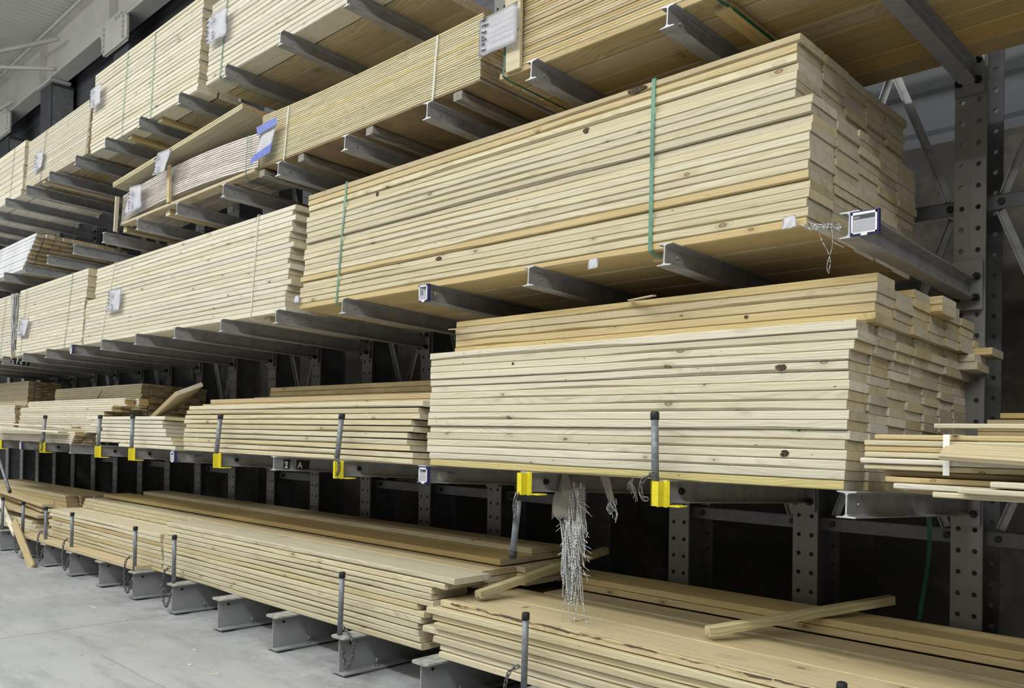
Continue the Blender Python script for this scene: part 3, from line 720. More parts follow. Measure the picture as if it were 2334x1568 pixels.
# thin boards, farther left
pack('thin_board', 'the far low front pile', 1, -12.5, -8.6, 6, .019, .09, 3, yf=-1.2, fx=lambda l, c: (-12.6, -8.62 + .02 * l), mats=('white', 'eb'), jx=.03)
pack('thin_board', 'the middle pile of thin boards', 1, -11.1, -8.1, 14, .0185, .09, 2, yf=-1.08, z0=.124, fx=lambda l, c: (-11.0, -8.14 if l < 11 else -7.9), mats=('white', 'eb'), jx=.04)
pack('thin_board', 'the leftmost sagging pile', 1, -14.5, -11.3, 16, .0185, .09, 3, yf=-1.05, z0=.124, fx=lambda l, c: (-14.5, -11.3 - .004 * l), mats=('white', 'eb'), jx=.05)
pack('thin_board', 'the short bundle on the middle pile', 1, -10.6, -7.7, 4, .019, .09, 2, yf=-1.02, z0=.402, fx=lambda l, c: (-10.9, -7.72 + .05 * c), mats=('white', 'eb'), jx=.03)
pack('batten', 'the black-strapped rear pack', 1, -10.9, -8.1, 30, .0205, .072, 9, yf=-.74, mats=('pale', 'eb'), skip=lambda l, c: (l < 9 and c < 3) or (c > 0 and l < 8), jx=.018, nvar=4, ch=.002)
pack('batten', 'the leftmost rear pack', 1, -14.5, -11.9, 36, .0205, .072, 5, yf=-.78, mats=('pale', 'eb'), skip=lambda l, c: l < 14, jx=.02, nvar=4, ch=.002)
for i, (x0, y, z, rz, ry, L) in enumerate(((-11.2, -1.22, 1.515, .02, .012, 2.6), (-11.25, -1.325, 1.47, .035, .016, 2.55))):
    o = board('thin_board', ('upper', 'lower')[i] + ' of two pale thin boards sliding askew behind the pipe stop', L, .09, .019, x0, y, z, 0, ('white', 'eb'), i, 'two askew thin boards')
    o.rotation_euler = (0, ry, rz * .5)

# right end of the first shelf: bundles of strapping
def strip(label, x0, y, z, L=2.3, w=.064, t=.019, rz=0.0, ry=0.0, mats=('warm', 'ep'), v=0, group='narrow boards right of the tall stack', rx=0.0):
    o = board('strapping_board', label, L, w, t, x0, y, z, 0, mats, v, group)
    # rotate about the left end
    c = Vector(o.location); piv = Vector((x0, y, z)); rot = Matrix.Rotation(rz, 4, 'Z') @ Matrix.Rotation(ry, 4, 'Y') @ Matrix.Rotation(rx, 4, 'X')
    o.location = piv + rot @ (c - piv); o.rotation_euler = rot.to_euler()
    return o
zb = 1.3425
SB = [('lowest yellowish strip, pushed far right, under the loose ends', .30, -1.26, zb + .000, 2, 0), ('short pale strip below the bundle, second lowest', .16, -1.25, zb + .021, 1, 0),
      ('third strip up from the arm, its end set back', .12, -1.225, zb + .042, 3, 0), ('fourth strip up, darker, set back behind', .10, -1.19, zb + .063, 0, 0),
      ('strip at the underside of the taped bundle', .045, -1.235, zb + .086, 2, 0), ('white strip low in the taped bundle', .035, -1.245, zb + .107, 1, 0),
      ('shaded strip in the middle of the taped bundle', .045, -1.232, zb + .130, 4, 0), ('strip under the bright one in the taped bundle', .045, -1.232, zb + .150, 5, 0),
      ('bright square-cut strip on the taped bundle', .045, -1.235, zb + .171, 2, 0), ('golden strip at the back top of the taped bundle', .055, -1.17, zb + .192, 3, 0)]
for i, (lab, x0, y, z, v, _) in enumerate(SB):
    strip(lab, x0, y, z, mats=('white' if v == 1 else 'pale' if v in (2, 4) else 'warm', 'ep'), v=v, rz=.004 * (i % 3 - 1))
    strip(lab.replace('strip', 'inner strip'), x0 + .01, y + .066, z, mats=('warm', 'ep'), v=v + 1)
strip('wide golden board lying askew across the taped bundle', .335, -1.30, zb + .126, L=1.6, w=.085, t=.022, rz=-.06, ry=.035, mats=('warm', 'ep'), v=1, rx=.5)
strip('white offcut at the far right, upper of two', .50, -1.31, zb + .045, L=1.2, mats=('white', 'ep'), v=2)
strip('white offcut at the far right, lower of two', .40, -1.31, zb + .020, L=1.2, mats=('white', 'ep'), v=3)
strip('pale strip lying crooked behind the taped bundle', .20, -.98, zb + .235, L=1.2, rz=-.16, mats=('white', 'ep'), v=3)
for i in range(5):
    strip(f'strip in the shaded row behind the taped bundle, {ORD[i]} one up', .10 + .02 * (i % 2), -.98, zb - .01 + i * .04, t=.038, w=.09, mats=('warm', 'ep'), v=i)
    strip(f'strip in the dark rear row by the upright, {ORD[i]} one up', .10 + .03 * (i % 2), -.60, zb - .03 + i * .038, t=.036, w=.18, mats=('warm', 'ep'), v=i)
    strip(f'rear bundle strip left of the picture edge, {ORD[i]} one up', .18, -.42, zb + .13 + i * .0245, t=.0235, w=.09, mats=('warm', 'ep'), v=i)
    strip(f'rear support strip under the far bundle, {ORD[i]} one up', .18, -.38, zb - .045 + i * .036, t=.035, w=.30, mats=('warm', 'ep'), v=i)
strip('single slanted strip resting above the rear bundle, lower', .21, -.40, zb + .255, ry=.0, t=.024, mats=('warm', 'ep'), v=2)
strip('single slanted strip at the top right picture edge, upper', .25, -.36, zb + .284, ry=.0, t=.024, mats=('warm', 'ep'), v=4)
strip('pale strip just above the shaded row', .06, -.62, zb + .158, L=1.0, mats=('pale', 'ep'), v=4)

# ------------------------------------------------------------------ third shelf
# long pack at the right: thin panelling over boards, on the nearest arms
pack('wide_bottom_plank', 'the honey panelling pack', 3, -1.98, 1.6, 1, .036, .140, 8, yf=-1.22, mats=('panel', 'eb'), jx=.01, nvar=8, wane=.0)
pack('panelling_board', 'the honey panelling pack', 3, -1.93, 1.6, 33, .0132, .140, 1, yf=-1.215, z0=.038, mats=('panel', 'eb'), jx=.012, nvar=5, ch=.0016, bow=.001, gap=.0014, group='thin panelling boards on the third shelf')
bm = bmesh.new(); bm_box(bm, -1.9, 1.55, -1.06, -.06, 0, .42)
cp = thing('corner_post', 'pale corner board at the left end of the honey panelling pack', 'board', (-1.905, -1.228, 3.395))
link('face_board', box_mesh('cpb', (.105, .019, .62), W_PALE), cp, (.045, 0, .31)); link('edge_board', box_mesh('cpe', (.019, .06, .60), W_WARM), cp, (-.02, .03, .33))
# plywood sheets
def sag(me_src, f):
    me = me_src.copy()
    for v in me.vertices: v.co.z += f(v.co.x)
    return me
for l in range(28):
    L = 2.47 + random.uniform(-.012, .012); tt = .0124
    me = board_mesh(L, 1.05, tt - .0012, ('ply', 'eb'), l % 6, ch=.0014, bow=.0008)
    k_ = l / 27.0
    key = ('plyS', id(me), l)
    m2 = sag(me, lambda x: .030 * (abs(x) / 1.235) ** 2 * (.35 + .65 * k_) * (1 if x < 0 else .3))
    y = -1.195; n = .055 + l * (tt + .0012)
    uu = Vector((0, math.cos(TA), -math.sin(TA))); nn = Vector((0, math.sin(TA), math.cos(TA)))
    c = Vector((-3.405, y, seat(3, y))) + uu * .525 + nn * (n + tt / 2)
    tag(link('plywood_sheet', m2, None, c, (-TA, 0, 0)), f"{'grey-faced' if l == 0 else 'pale'} plywood sheet in the bowed stack, {'top' if l == 27 else ORD[l]} one", 'plywood sheet', 'plywood sheets of the bowed stack')
    if l == 0: m2.materials[0] = MATS['tan']; m2.materials[1] = M_PASTEL
# dunnage under the plywood
for i, x in enumerate((-4.60, -4.05, -3.22, -2.36)):
    me = board_mesh(1.12, .075, .05, ('grey', 'grey'), i, ch=.004)
    y = -1.19
    c = Vector((x, y + .56, seat(3, y + .56) + .028))
    tag(link('weathered_bearer', me, None, c, (0, TA, math.radians(90))), f"weathered grey bearer beam under the plywood stack, {('left end', 'second from the left end', 'third from the left end', 'right end')[i]}", 'bearer', 'weathered bearers under the plywood')
for o in [o for o in bpy.data.objects if o.name.startswith('weathered_bearer')]:
    o.rotation_euler = (0, 0, 0); o.rotation_mode = 'QUATERNION'
    o.rotation_quaternion = (Matrix.Rotation(-TA, 4, 'X') @ Matrix.Rotation(math.radians(90), 4, 'Z')).to_quaternion()
# wrapped pack on the third shelf, bowed
for l in range(15):
    L = 2.70; me = board_mesh(L, .145, .0165, ('filmw', 'eb'), l % 5, ch=.003, bow=.001)
    for c_ in range(3):
        m2 = sag(me, lambda x: -.055 * (x / 1.35) ** 2 + .02) if ('wr', id(me)) not in _cache else _cache[('wr', id(me))]
        _cache[('wr', id(me))] = m2
        y = -1.19 + c_ * .147; n = .122 + l * .0176
        nn = Vector((0, math.sin(TA), math.cos(TA)))
        c = Vector((-6.02, y + .0725, seat(3, y + .0725))) + nn * (n + .008)
        tag(link('cladding_board', m2, None, c, (-TA, 0, 0)), f"cladding board in the bowed film-wrapped pack, {'top' if l == 14 else ORD[l]} layer, {COLW[c_]} row", 'board', 'thin boards of the film-wrapped pack')
for i, (x, L) in enumerate(((-7.34, 1.1), (-6.35, 1.1), (-5.15, 1.1))):
    me = board_mesh(L, .085, .05, ('warm', 'ep'), i)
    o = link('pine_bearer', me, None, (x, -1.16 + .55, seat(3, -.61) + .027)); o.rotation_mode = 'QUATERNION'
    o.rotation_quaternion = (Matrix.Rotation(-TA, 4, 'X') @ Matrix.Rotation(math.radians(90), 4, 'Z')).to_quaternion()
    tag(o, f"pine bearer across the arms under the film-wrapped pack, {('left', 'middle', 'right')[i]}", 'bearer', 'pine bearers under the wrapped pack')
board('bottom_rail', 'pine rail along the underside of the film-wrapped pack', 2.66, .09, .028, -7.35, -1.2, seat(3, -1.2) + .055, TA, ('warm', 'ep'), 2, 'pine rails under the wrapped pack')
o = link('film_corner', box_mesh('fc', (.03, .03, .33), W_PALE), None, (-7.42, -1.21, 3.55)); o.rotation_euler = (0, .12, 0)
tag(o, 'upright pine strip at the left end of the film-wrapped pack', 'board')
o = link('film_corner', box_mesh('fc2', (.05, .02, .32), W_WARM), None, (-6.22, -1.205, 3.62)); tag(o, 'upright pine strip at the middle of the film-wrapped pack', 'board')
for i in range(3):
    me = board_mesh(2.62, .42, .013, ('ply', 'eb'), i, ch=.001, bow=.001)
    o = link('panel_sheet', me, None, (-6.13, -1.03, 3.845 + i * .0155)); o.rotation_euler = (-.10, -.043, 0.0)
    tag(o, f"thin sheet resting slantwise on the wrapped pack, {('bottom', 'middle', 'top')[i]} of three", 'sheet', 'three slanted sheets on the wrapped pack')
# far end of the third shelf: film-wrapped studs with a stepped end
for l in range(9):
    pass
pack('wrapped_stud', 'the film-wrapped stud pack', 3, -14, -10.4, 9, .0405, .085, 11, yf=-1.2, mats=('film', 'eb'), fx=lambda l, c: (-14, -10.42 + .055 * l), skip=lambda l, c: False,
     matf=lambda l, c: ('film', 'eb') if c == 0 or l == 8 else ('pale', 'eb'), jx=.015, ch=.004, nvar=4)

# ------------------------------------------------------------------ fourth shelf
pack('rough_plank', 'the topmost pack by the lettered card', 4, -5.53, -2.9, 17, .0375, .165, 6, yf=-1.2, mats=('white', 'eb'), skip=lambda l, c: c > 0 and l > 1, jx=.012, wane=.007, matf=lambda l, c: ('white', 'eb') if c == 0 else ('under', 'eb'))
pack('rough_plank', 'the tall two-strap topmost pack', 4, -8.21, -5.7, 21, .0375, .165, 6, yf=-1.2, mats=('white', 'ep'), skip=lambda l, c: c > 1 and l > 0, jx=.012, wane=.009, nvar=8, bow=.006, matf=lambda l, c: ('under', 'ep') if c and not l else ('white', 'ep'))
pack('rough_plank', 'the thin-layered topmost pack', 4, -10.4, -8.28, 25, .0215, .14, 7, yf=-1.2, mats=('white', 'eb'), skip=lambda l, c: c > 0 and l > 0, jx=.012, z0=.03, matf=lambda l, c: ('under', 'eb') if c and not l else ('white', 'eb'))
pack('heavy_timber', 'the far pack of thick timbers', 4, -14, -10.55, 9, .073, .145, 6, yf=-1.2, mats=('white', 'ep'), skip=lambda l, c: c > 1 and l > 0, jx=.015, z0=.0)
for i, x in enumerate((-9.75, -8.55)):
    o = link('pack_bearer', board_mesh(1.05, .09, .028, ('warm', 'eb'), i), None, (x, -.66, seat(4, -.66) + .0155)); o.rotation_mode = 'QUATERNION'
    o.rotation_quaternion = (Matrix.Rotation(-TA, 4, 'X') @ Matrix.Rotation(math.radians(90), 4, 'Z')).to_quaternion()
    tag(o, f"pine bearer under the thin-layered topmost pack, {('farther', 'nearer')[i]} one", 'bearer', 'pine bearers under the thin-layered pack')
for i, (x, lev, w_) in enumerate(((-6.62, 4, 'tall two-strap topmost pack, right'), (-7.32, 4, 'tall two-strap topmost pack, left'), (-4.62, 2, 'white-strapped pack, right'), (-7.76, 2, 'white-strapped pack, left'), (-3.52, 2, 'big green-strapped pack, left'), (-1.02, 2, 'big green-strapped pack, right'), (-.71, 3, 'honey panelling pack'))):
    o = link('pack_bearer', board_mesh(1.0, .08, .036, ('warm', 'eb'), i), None, (x + .07, -.66, seat(lev, -.66) - .0185)); o.rotation_mode = 'QUATERNION'
    o.rotation_quaternion = (Matrix.Rotation(-TA, 4, 'X') @ Matrix.Rotation(math.radians(90), 4, 'Z')).to_quaternion()
    tag(o, f"brown bearer strip strapped under the {w_}", 'bearer', 'bearer strips strapped under the packs')

# ------------------------------------------------------------------ floor level: wide planks
def g1(l, c):
    x1 = (-2.70, -2.72, -2.73, -2.74, -2.72, -2.70, -2.76, -2.60, -2.63, -2.62, -2.50, -2.42)[min(l, 11)]
    if c: x1 = (-2.50 if c == 1 else -2.42) if l > 8 else -2.78 - .12 * c
    return -6.42 + (.05 if l > 8 else 0) + random.uniform(-.02, .02), x1 + random.uniform(-.01, .01)
pack('wide_plank', 'the long floor-level pile', 0, -6.4, -2.7, 12, .0345, .272, 4, yf=-1.12, fx=g1, jx=0, mats=('pale', 'ep'), gap=.0038, wane=.009, bow=.006, wedge=.0008, slant=.004, nvar=10, matf=lambda l, c: ('pale', 'ep') if c < 1 else ('warm', 'ep'))
pack('wide_plank', 'the rear of the long floor pile', 0, -6.4, -2.5, 2, .038, .272, 2, yf=-.66, z0=12 * .0383 + .006, jx=.01, mats=('warm', 'ep'), fx=lambda l, c: ((-9.3, -8.9)[c], (-2.55, -2.56)[c]), skip=lambda l, c: l == 1 and c == 0)
def g0(l, c):
    x0 = (-2.50, -2.52, -2.56, -2.68, -2.55, -2.60, -2.62, -2.50)[l] + c * -.12
    return x0 + random.uniform(-.01, .01), 1.6
pack('wide_plank', 'the near floor-level pile', 0, -2.5, 1.6, 7, .0358, .281, 4, yf=-1.15, fx=g0, jx=0, mats=('pale', 'ep'), gap=.0040, bow=.004, wedge=.0008, nvar=10, slant=.006, dy=lambda l, c: (.02 if l % 2 else 0) if c == 0 else .01, matf=lambda l, c: ('pale', 'ep') if c < 2 else ('warm', 'eb'))
for i, (x0, y, w_, lab, mm) in enumerate(((-2.56, -1.13, .283, 'front top plank of the near pile with a bark edge', ('flat', 'ep')), (-2.75, -.838, .28, 'second top plank of the near pile, stamped near its end', ('flat', 'ep')), (-2.3, -.515, .19, 'third top plank of the near pile, half in shade', ('flat', 'ep')))):
    o = board('wide_plank', lab, 4.2, w_, .038, x0, y, TOP[0] + 7 * .0398 + .001, 0, mm, i, 'top planks of the near floor-level pile', bow=.002)
    if i < 2: o.rotation_euler = (0, 0, -.014)
    if i == 0: bark_plank = o
pack('wide_plank', 'the rear double row by the uprights', 0, -2.4, 1.6, 2, .038, .272, 1, yf=-.31, z0=8 * .0398 + .001, mats=('warm', 'ep'), fx=lambda l, c: (-2.35, 1.6))
# bark strip along the front plank
bm = bmesh.new(); prev = None; rnd = random.Random(4)
for i in range(140):
    x = -2.0 + i * .029; h = .008 + .007 * noise.noise(Vector((i * .17, 0, 0))) + .004 * rnd.random()
    d = .001 + .002 * rnd.random()
    cur = [bm.verts.new(v) for v in ((x, -.1415 + .006 + h * .6, .0195), (x, -.1415 - d, .0195 - h * .4), (x, -.1415 - d, .0195 - h * 1.2), (x, -.141, .0195 - h * 1.6))]
    if prev:
        for j in range(3): bm.faces.new((prev[j], prev[j + 1], cur[j + 1], cur[j]))
    prev = cur
M_BARK, _nt, _b = new_mat('flaky_bark')
_tc = N(_nt, 'ShaderNodeTexCoord'); _n = N(_nt, 'ShaderNodeTexNoise'); _n.inputs['Scale'].default_value = 1; _n.inputs['Detail'].default_value = 6
_nt.links.new(vmul(_nt, _tc.outputs['Object'], (9, 60, 60)), _n.inputs['Vector'])
_nt.links.new(mixc(_nt, sstep(_nt, _n.outputs[0], .45, .56), (0.10, 0.07, 0.045), (0.45, 0.34, 0.17)), _b.inputs['Base Color']); _b.inputs['Roughness'].default_value = .9
bmesh.ops.recalc_face_normals(bm, faces=bm.faces)
tag(link('bark_edge', to_mesh(bm, 'bark', M_BARK), bark_plank, (0, 0, 0)), 'rough brown bark strip')

pack('low_plank', 'the second floor-level pile', 0, -9.9, -6.5, 9, .0340, .272, 3, yf=-1.12, jx=.02, mats=('warm', 'ep'), bow=.005, gap=.0036, wedge=.001, fx=lambda l, c: (-9.5 - .06 * (l % 3), -6.45 - (.0 if l < 5 else .04)), nvar=8, wane=.01, matf=lambda l, c: ('pale', 'ep') if l % 3 else ('warm', 'ep'))
pack('low_plank', 'the raised back of that second pile', 0, -9.6, -6.3, 3, .0365, .26, 2, yf=-.80, z0=9 * .0376 + .001, mats=('pale', 'ep'), bow=.004, fx=lambda l, c: (-9.5 + .03 * l, -6.25), jx=.02)
o = board('low_plank', 'yellow-ended plank sticking out at the bottom of the second pile', 3.6, .14, .040, -10.3, -1.270, TOP[0] + .002, 0, ('warm', 'ep'), 3, 'single low planks'); o.rotation_euler = (0, 0, .012)
pack('low_plank', 'the far low pile on the floor', 0, -14, -10.1, 4, .036, .148, 2, yf=-1.12, mats=('pale', 'ep'), fx=lambda l, c: (-14, -9.9 - .1 * l), jx=.04, bow=.012)
pack('low_plank', 'the far rear stack at the wall', 0, -14, -10.1, 11, .038, .13, 4, yf=-.80, mats=('warm', 'eb'), fx=lambda l, c: (-14, -10.1 + .05 * c - (.5 if l < 5 else 0)), jx=.03)
for i, (x0, y, z, L, rz, ry) in enumerate(((-12.6, -1.16, .485, 2.6, .03, .03), (-12.9, -1.0, .55, 2.8, -.04, .03), (-11.6, -.85, .50, 1.6, .05, .0), (-12.2, -1.10, .62, 2.2, .02, .045))):
    o = board('low_plank', f"loose crooked plank at the far left of the floor row, {('front', 'second', 'third', 'rear')[i]} one", L, .14, .036, x0, y, z, 0, ('warm', 'ep'), i, 'crooked planks at the far left'); o.rotation_euler = (0, ry, rz)
o = board('offcut_plank', 'offcut plank leaning from the far pile down to the concrete', 1.05, .09, .025, 0, 0, 0, 0, ('warm', 'ep'), 2, 'leaning offcuts')
o.location = (-9.68, -1.345, .205); o.rotation_euler = (math.radians(70), math.radians(23), math.radians(-4))
o = board('offcut_plank', 'thin white strip leaning over the far left pile', .8, .05, .02, 0, 0, 0, 0, ('white', 'ep'), 2, 'leaning offcuts')
o.location = (-10.9, -1.2, .40); o.rotation_euler = (math.radians(30), math.radians(28), 0)

# two cross sticks on the near pile
def stick(label, a, b, w=.062, t=.042):
    a, b = Vector(a), Vector(b); d = b - a; L = d.length
    bm = bmesh.new(); h = t / 2; w2 = w / 2
    prof = [(-w2, -h), (-.009, -h), (-.009, -h + .010), (.006, -h + .010), (.006, -h), (w2, -h), (w2, h - .010), (w2 - .012, h), (-w2 + .004, h), (-w2, h - .004)]
    n = len(prof)
    A = [bm.verts.new((-L / 2, y, z)) for y, z in prof]; B = [bm.verts.new((L / 2, y, z)) for y, z in prof]
    for i in range(n): bm.faces.new((A[i], A[(i + 1) % n], B[(i + 1) % n], B[i]))
    bm.faces.new(A[::-1]).material_index = 1; bm.faces.new(B).material_index = 1
    bmesh.ops.recalc_face_normals(bm, faces=bm.faces)
    o = link('cross_stick', to_mesh(bm, 'stick', [W_PLY, MATS['ep']]), None, (a + b) / 2); o.rotation_mode = 'QUATERNION'
    o.rotation_quaternion = d.to_track_quat('X', 'Z')
    return tag(o, label, 'stick', 'grooved sticks across the near pile')
stick('grooved square stick across the pile under the torn mesh', (-2.35, -1.00, .612), (-2.24, -.02, .782))
stick('grooved square stick lying across the near pile toward the right', (-.905, -.82, .615), (-.37, .03, .722))

# ------------------------------------------------------------------ straps
def strap(name_label, lev, xt, xb, h, mat, w=.016, yf=-1.204, depth=1.06, y_off=.003, group='packing straps round the lumber packs', z0=0.0):
    bm = bmesh.new(); uu = Vector((0, math.cos(TA), -math.sin(TA))); nn = Vector((0, math.sin(TA), math.cos(TA)))
    o0 = Vector((0, yf, seat(lev, yf)))
    P = [(xt, depth, h + .004), (xt, 0, h + .004), (xt, -y_off, h), (xt * .67 + xb * .33, -y_off - .001, h * .66), (xt * .33 + xb * .67, -y_off, h * .33), (xb, -y_off, z0), (xb + .02, .02, z0 - .02 if True else z0), (xb + .05, .10, z0 - .037), (xb + .05, depth * .95, z0 - .037), (xb + .02, depth, z0)]
    prev = None
    for x, a, n in P:
        c = o0 + uu * a + nn * n; c.x = x
        cur = (bm.verts.new(c - Vector((w / 2, 0, 0))), bm.verts.new(c + Vector((w / 2, 0, 0))))
        if prev: bm.faces.new((prev[0], prev[1], cur[1], cur[0]))
        prev = cur
    r_ = bmesh.ops.solidify(bm, geom=list(bm.faces), thickness=.0009)
    return tag(link('packing_strap', to_mesh(bm, 'strap', mat)), name_label, 'strap', group)
H2 = 21 * T8
strap('pale green strap near the left end of the big pack', 2, -3.515, -3.546, H2, M_GRN, .018)
strap('pale green strap near the right end of the big pack', 2, -1.0, -.975, H2, M_GRN, .021)
strap('white strap near the right end of the second pack', 2, -4.70, -4.71, 20 * .0382, M_WSTR, .016)
strap('white strap near the left end of the second pack', 2, -7.57, -7.80, 20 * .0382, M_WSTR, .016)
strap('thin dark strap at the right of the third pack', 2, -8.78, -8.88, 21 * .0382, M_GRN, .012)
strap('thin dark strap at the left of the third pack', 2, -10.39, -10.46, 21 * .0382, M_GRN, .012)
strap('thin strap on the farthest second-shelf pack', 2, -11.28, -11.31, 20 * .0382, M_GRN, .012)
strap('green strap behind the lettered card on the topmost pack', 4, -5.24, -5.28, 17 * .038, M_GRN, .016)
strap('thin green strap, right one on the tall topmost pack', 4, -6.68, -6.65, 21 * .038, M_GRN, .013)
strap('thin green strap, left one on the tall topmost pack', 4, -7.33, -7.34, 21 * .038, M_GRN, .013)
strap('dark strap at the right of the thin-layered topmost pack', 4, -8.26, -8.32, 25 * .0221 + .03, M_DGRN, .012)
strap('dark strap at the left of the thin-layered topmost pack', 4, -9.72, -9.82, 25 * .0221 + .03, M_DGRN, .012)
strap('dark strap round the far thick timbers', 4, -10.98, -11.02, 9 * .0736, M_DGRN, .012)
strap('white strap at the right of the bowed plywood', 3, -2.562, -2.575, .43, M_WSTR, .018, yf=-1.2, z0=.05)
strap('white strap at the left of the bowed plywood', 3, -4.249, -4.27, .435, M_WSTR, .018, yf=-1.2, z0=.05)
strap('dark green strap at the corner of the panelling pack', 3, -1.905, -1.925, .52, M_DGRN, .016, yf=-1.24)
strap('dark green strap right of the middle of the panelling pack', 3, -.62, -.64, .5, M_DGRN, .016, yf=-1.222)
strap('green strap at the right end of the wrapped pack', 3, -4.83, -4.83, .36, M_DGRN, .012, z0=.04)
strap('green strap at the left end of the wrapped pack', 3, -7.30, -7.33, .31, M_DGRN, .012, z0=.02)
strap('green strap round the film-wrapped studs', 3, -9.98, -10.42, 9 * .0411, M_GRN, .012)
for lab, x, h in (('black strap curving round the rear pack of thin boards', -9.15, .63),):
    bm = bmesh.new(); pr_ = None
    for i in range(9):
        t_ = i / 8; zz = 1.63 + .30 * t_; xx = -9.42 + .30 * t_ ** 1.9
        cur = (bm.verts.new((xx - .012, -.748, zz)), bm.verts.new((xx + .012, -.748, zz)))
        if pr_: bm.faces.new((pr_[0], pr_[1], cur[1], cur[0]))
        pr_ = cur
    bmesh.ops.solidify(bm, geom=list(bm.faces), thickness=.001)
    tag(link('packing_strap', to_mesh(bm, 'bstrap', M_BLK)), lab, 'strap')
# white band round the strapping bundle
bm = bmesh.new(); bm_box(bm, .33, .352, -1.252, -1.250, zb + .075, zb + .212); bm_box(bm, .33, .352, -1.252, -1.11, zb + .212, zb + .214)
tag(link('bundle_band', to_mesh(bm, 'band', M_WSTR)), 'white tape band round the bundle of narrow boards', 'strap')
# green strap hanging behind the near pile
bm = bmesh.new(); pr_ = None
for i in range(12):
    t_ = i / 11; xx = -.17 + .02 * t_ - .05 * t_ * t_; zz = 1.18 - .52 * t_
    cur = (bm.verts.new((xx - .011, -.03 + .02 * math.sin(t_ * 5), zz)), bm.verts.new((xx + .011, -.03 + .02 * math.sin(t_ * 5 + .4), zz)))
    if pr_: bm.faces.new((pr_[0], pr_[1], cur[1], cur[0]))
    pr_ = cur
bmesh.ops.solidify(bm, geom=list(bm.faces), thickness=.001)
tag(link('hanging_strap', to_mesh(bm, 'hstrap', M_DGRN)), 'loose dark green strap hanging before the nearest upright', 'strap')

# ------------------------------------------------------------------ cards, tags and lettering
def text(body, size, parent, loc, rot, mat=M_INK, align='LEFT', sx=1.0, name='lettering', shear=0.0, bold=.0):
    cu = bpy.data.curves.new('lettering', 'FONT'); cu.body = body; cu.size = size; cu.align_x = align; cu.materials.append(mat); cu.shear = shear; cu.offset = bold
    tmp = bpy.data.objects.new('t', cu); me = bpy.data.meshes.new_from_object(tmp); bpy.data.objects.remove(tmp)
    o = bpy.data.objects.new(name, me); C.objects.link(o); o.location = loc; o.rotation_euler = rot; o.scale = (sx, 1, 1); o.parent = parent
    return o
RF = (math.radians(90), 0, 0)
def card(label, tl, tr, br, bl, y=-1.213, curl=.010, mat=M_PAPER, name='paper_card', seed=0, cat='label'):
    """paper facing the aisle; corners as (x, z)"""
    nx, nz = 8, 8; bm = bmesh.new(); V = []
    cx = sum(p[0] for p in (tl, tr, br, bl)) / 4; cz = sum(p[1] for p in (tl, tr, br, bl)) / 4
    for j in range(nz + 1):
        row = []
        for i in range(nx + 1):
            u, v = i / nx, j / nz
            x = (tl[0] * (1 - u) + tr[0] * u) * (1 - v) + (bl[0] * (1 - u) + br[0] * u) * v
            z = (tl[1] * (1 - u) + tr[1] * u) * (1 - v) + (bl[1] * (1 - u) + br[1] * u) * v
            d = curl * abs(math.sin(u * 5 + v * 3 + seed)) * (.2 + v)
            row.append(bm.verts.new((x - cx, -d, z - cz)))
        V.append(row)
    for j in range(nz):
        for i in range(nx): bm.faces.new((V[j][i], V[j + 1][i], V[j + 1][i + 1], V[j][i + 1]))
    bmesh.ops.solidify(bm, geom=list(bm.faces), thickness=-.0006)
    for f in bm.faces: f.smooth = True
    o = tag(link(name, to_mesh(bm, 'card', mat), None, (cx, y, cz)), label, cat)
    return o
WORDS = ('DEPT', 'ITEM #', 'Poids', 'Dye', 'Lot #', 'Qty', 'Nom')
def form(o, w, h, lx, tz, hand=False, curl=.012, lines=True):
    zs = (.10, .24, .40, .52, .60, .70, .86)
    for wd_, q in zip(WORDS, zs):
        text(wd_, h * .088, o, (lx + w * .045, -curl * 1.2 - .0012, tz - h * q - .01), RF, bold=.0009)
    if lines:
        bm = bmesh.new()
        for q in (.12, .27, .42, .55, .70, .87): bm_box(bm, lx + w * .25, lx + w * .9, -curl - .0025, -curl - .002, tz - h * q - .012, tz - h * q - .0105)
        link('form_lines', to_mesh(bm, 'lines', M_STICK), o)
    if hand:
        for s_, q, dx in (('A1', .16, .28), ('2x8', .30, .28), ('2', .42, .28), ('29', .72, .28), ('08', .88, .30)):
            text(s_, h * .20, o, (lx + w * dx, -curl * 1.2 - .0012, tz - h * q - .02), RF, name='handwriting', shear=.4)
o = card('large printed form card at the corner of the panelling pack', (-2.095, 3.715), (-1.80, 3.725), (-1.80, 3.515), (-2.095, 3.515), y=-1.262, curl=.004)
form(o, .295, .205, -.135, .105, curl=.006)
o = card('creased handwritten form card on the topmost pack', (-5.49, 4.80), (-5.13, 4.80), (-5.14, 4.57), (-5.47, 4.58), y=-1.222, curl=.012, seed=2); form(o, .34, .22, -.165, .115, True, curl=.014, lines=False)
o = card('handwritten card at the left edge of the tall topmost pack', (-8.17, 4.92), (-7.87, 4.935), (-7.865, 4.72), (-8.16, 4.715), y=-1.215, seed=1); form(o, .29, .2, -.14, .105, True, curl=.013, lines=False)
o = card('handwritten card on the thin-layered topmost pack', (-9.92, 4.66), (-9.66, 4.62), (-9.70, 4.45), (-10.03, 4.44), y=-1.215, seed=3); form(o, .25, .17, -.11, .09, True, curl=.013, lines=False)
o = card('card curling off the top edge of the wrapped pack', (-6.36, 3.905), (-6.08, 3.89), (-6.17, 3.70), (-6.46, 3.715), y=-1.245, seed=4, curl=.02); form(o, .28, .19, -.12, .09, True, curl=.022, lines=False)
o = card('card taped flat near the left end of the wrapped pack', (-7.05, 3.74), (-6.76, 3.715), (-6.76, 3.50), (-7.16, 3.49), y=-1.225, seed=5); form(o, .3, .2, -.12, .1, True, curl=.013, lines=False)
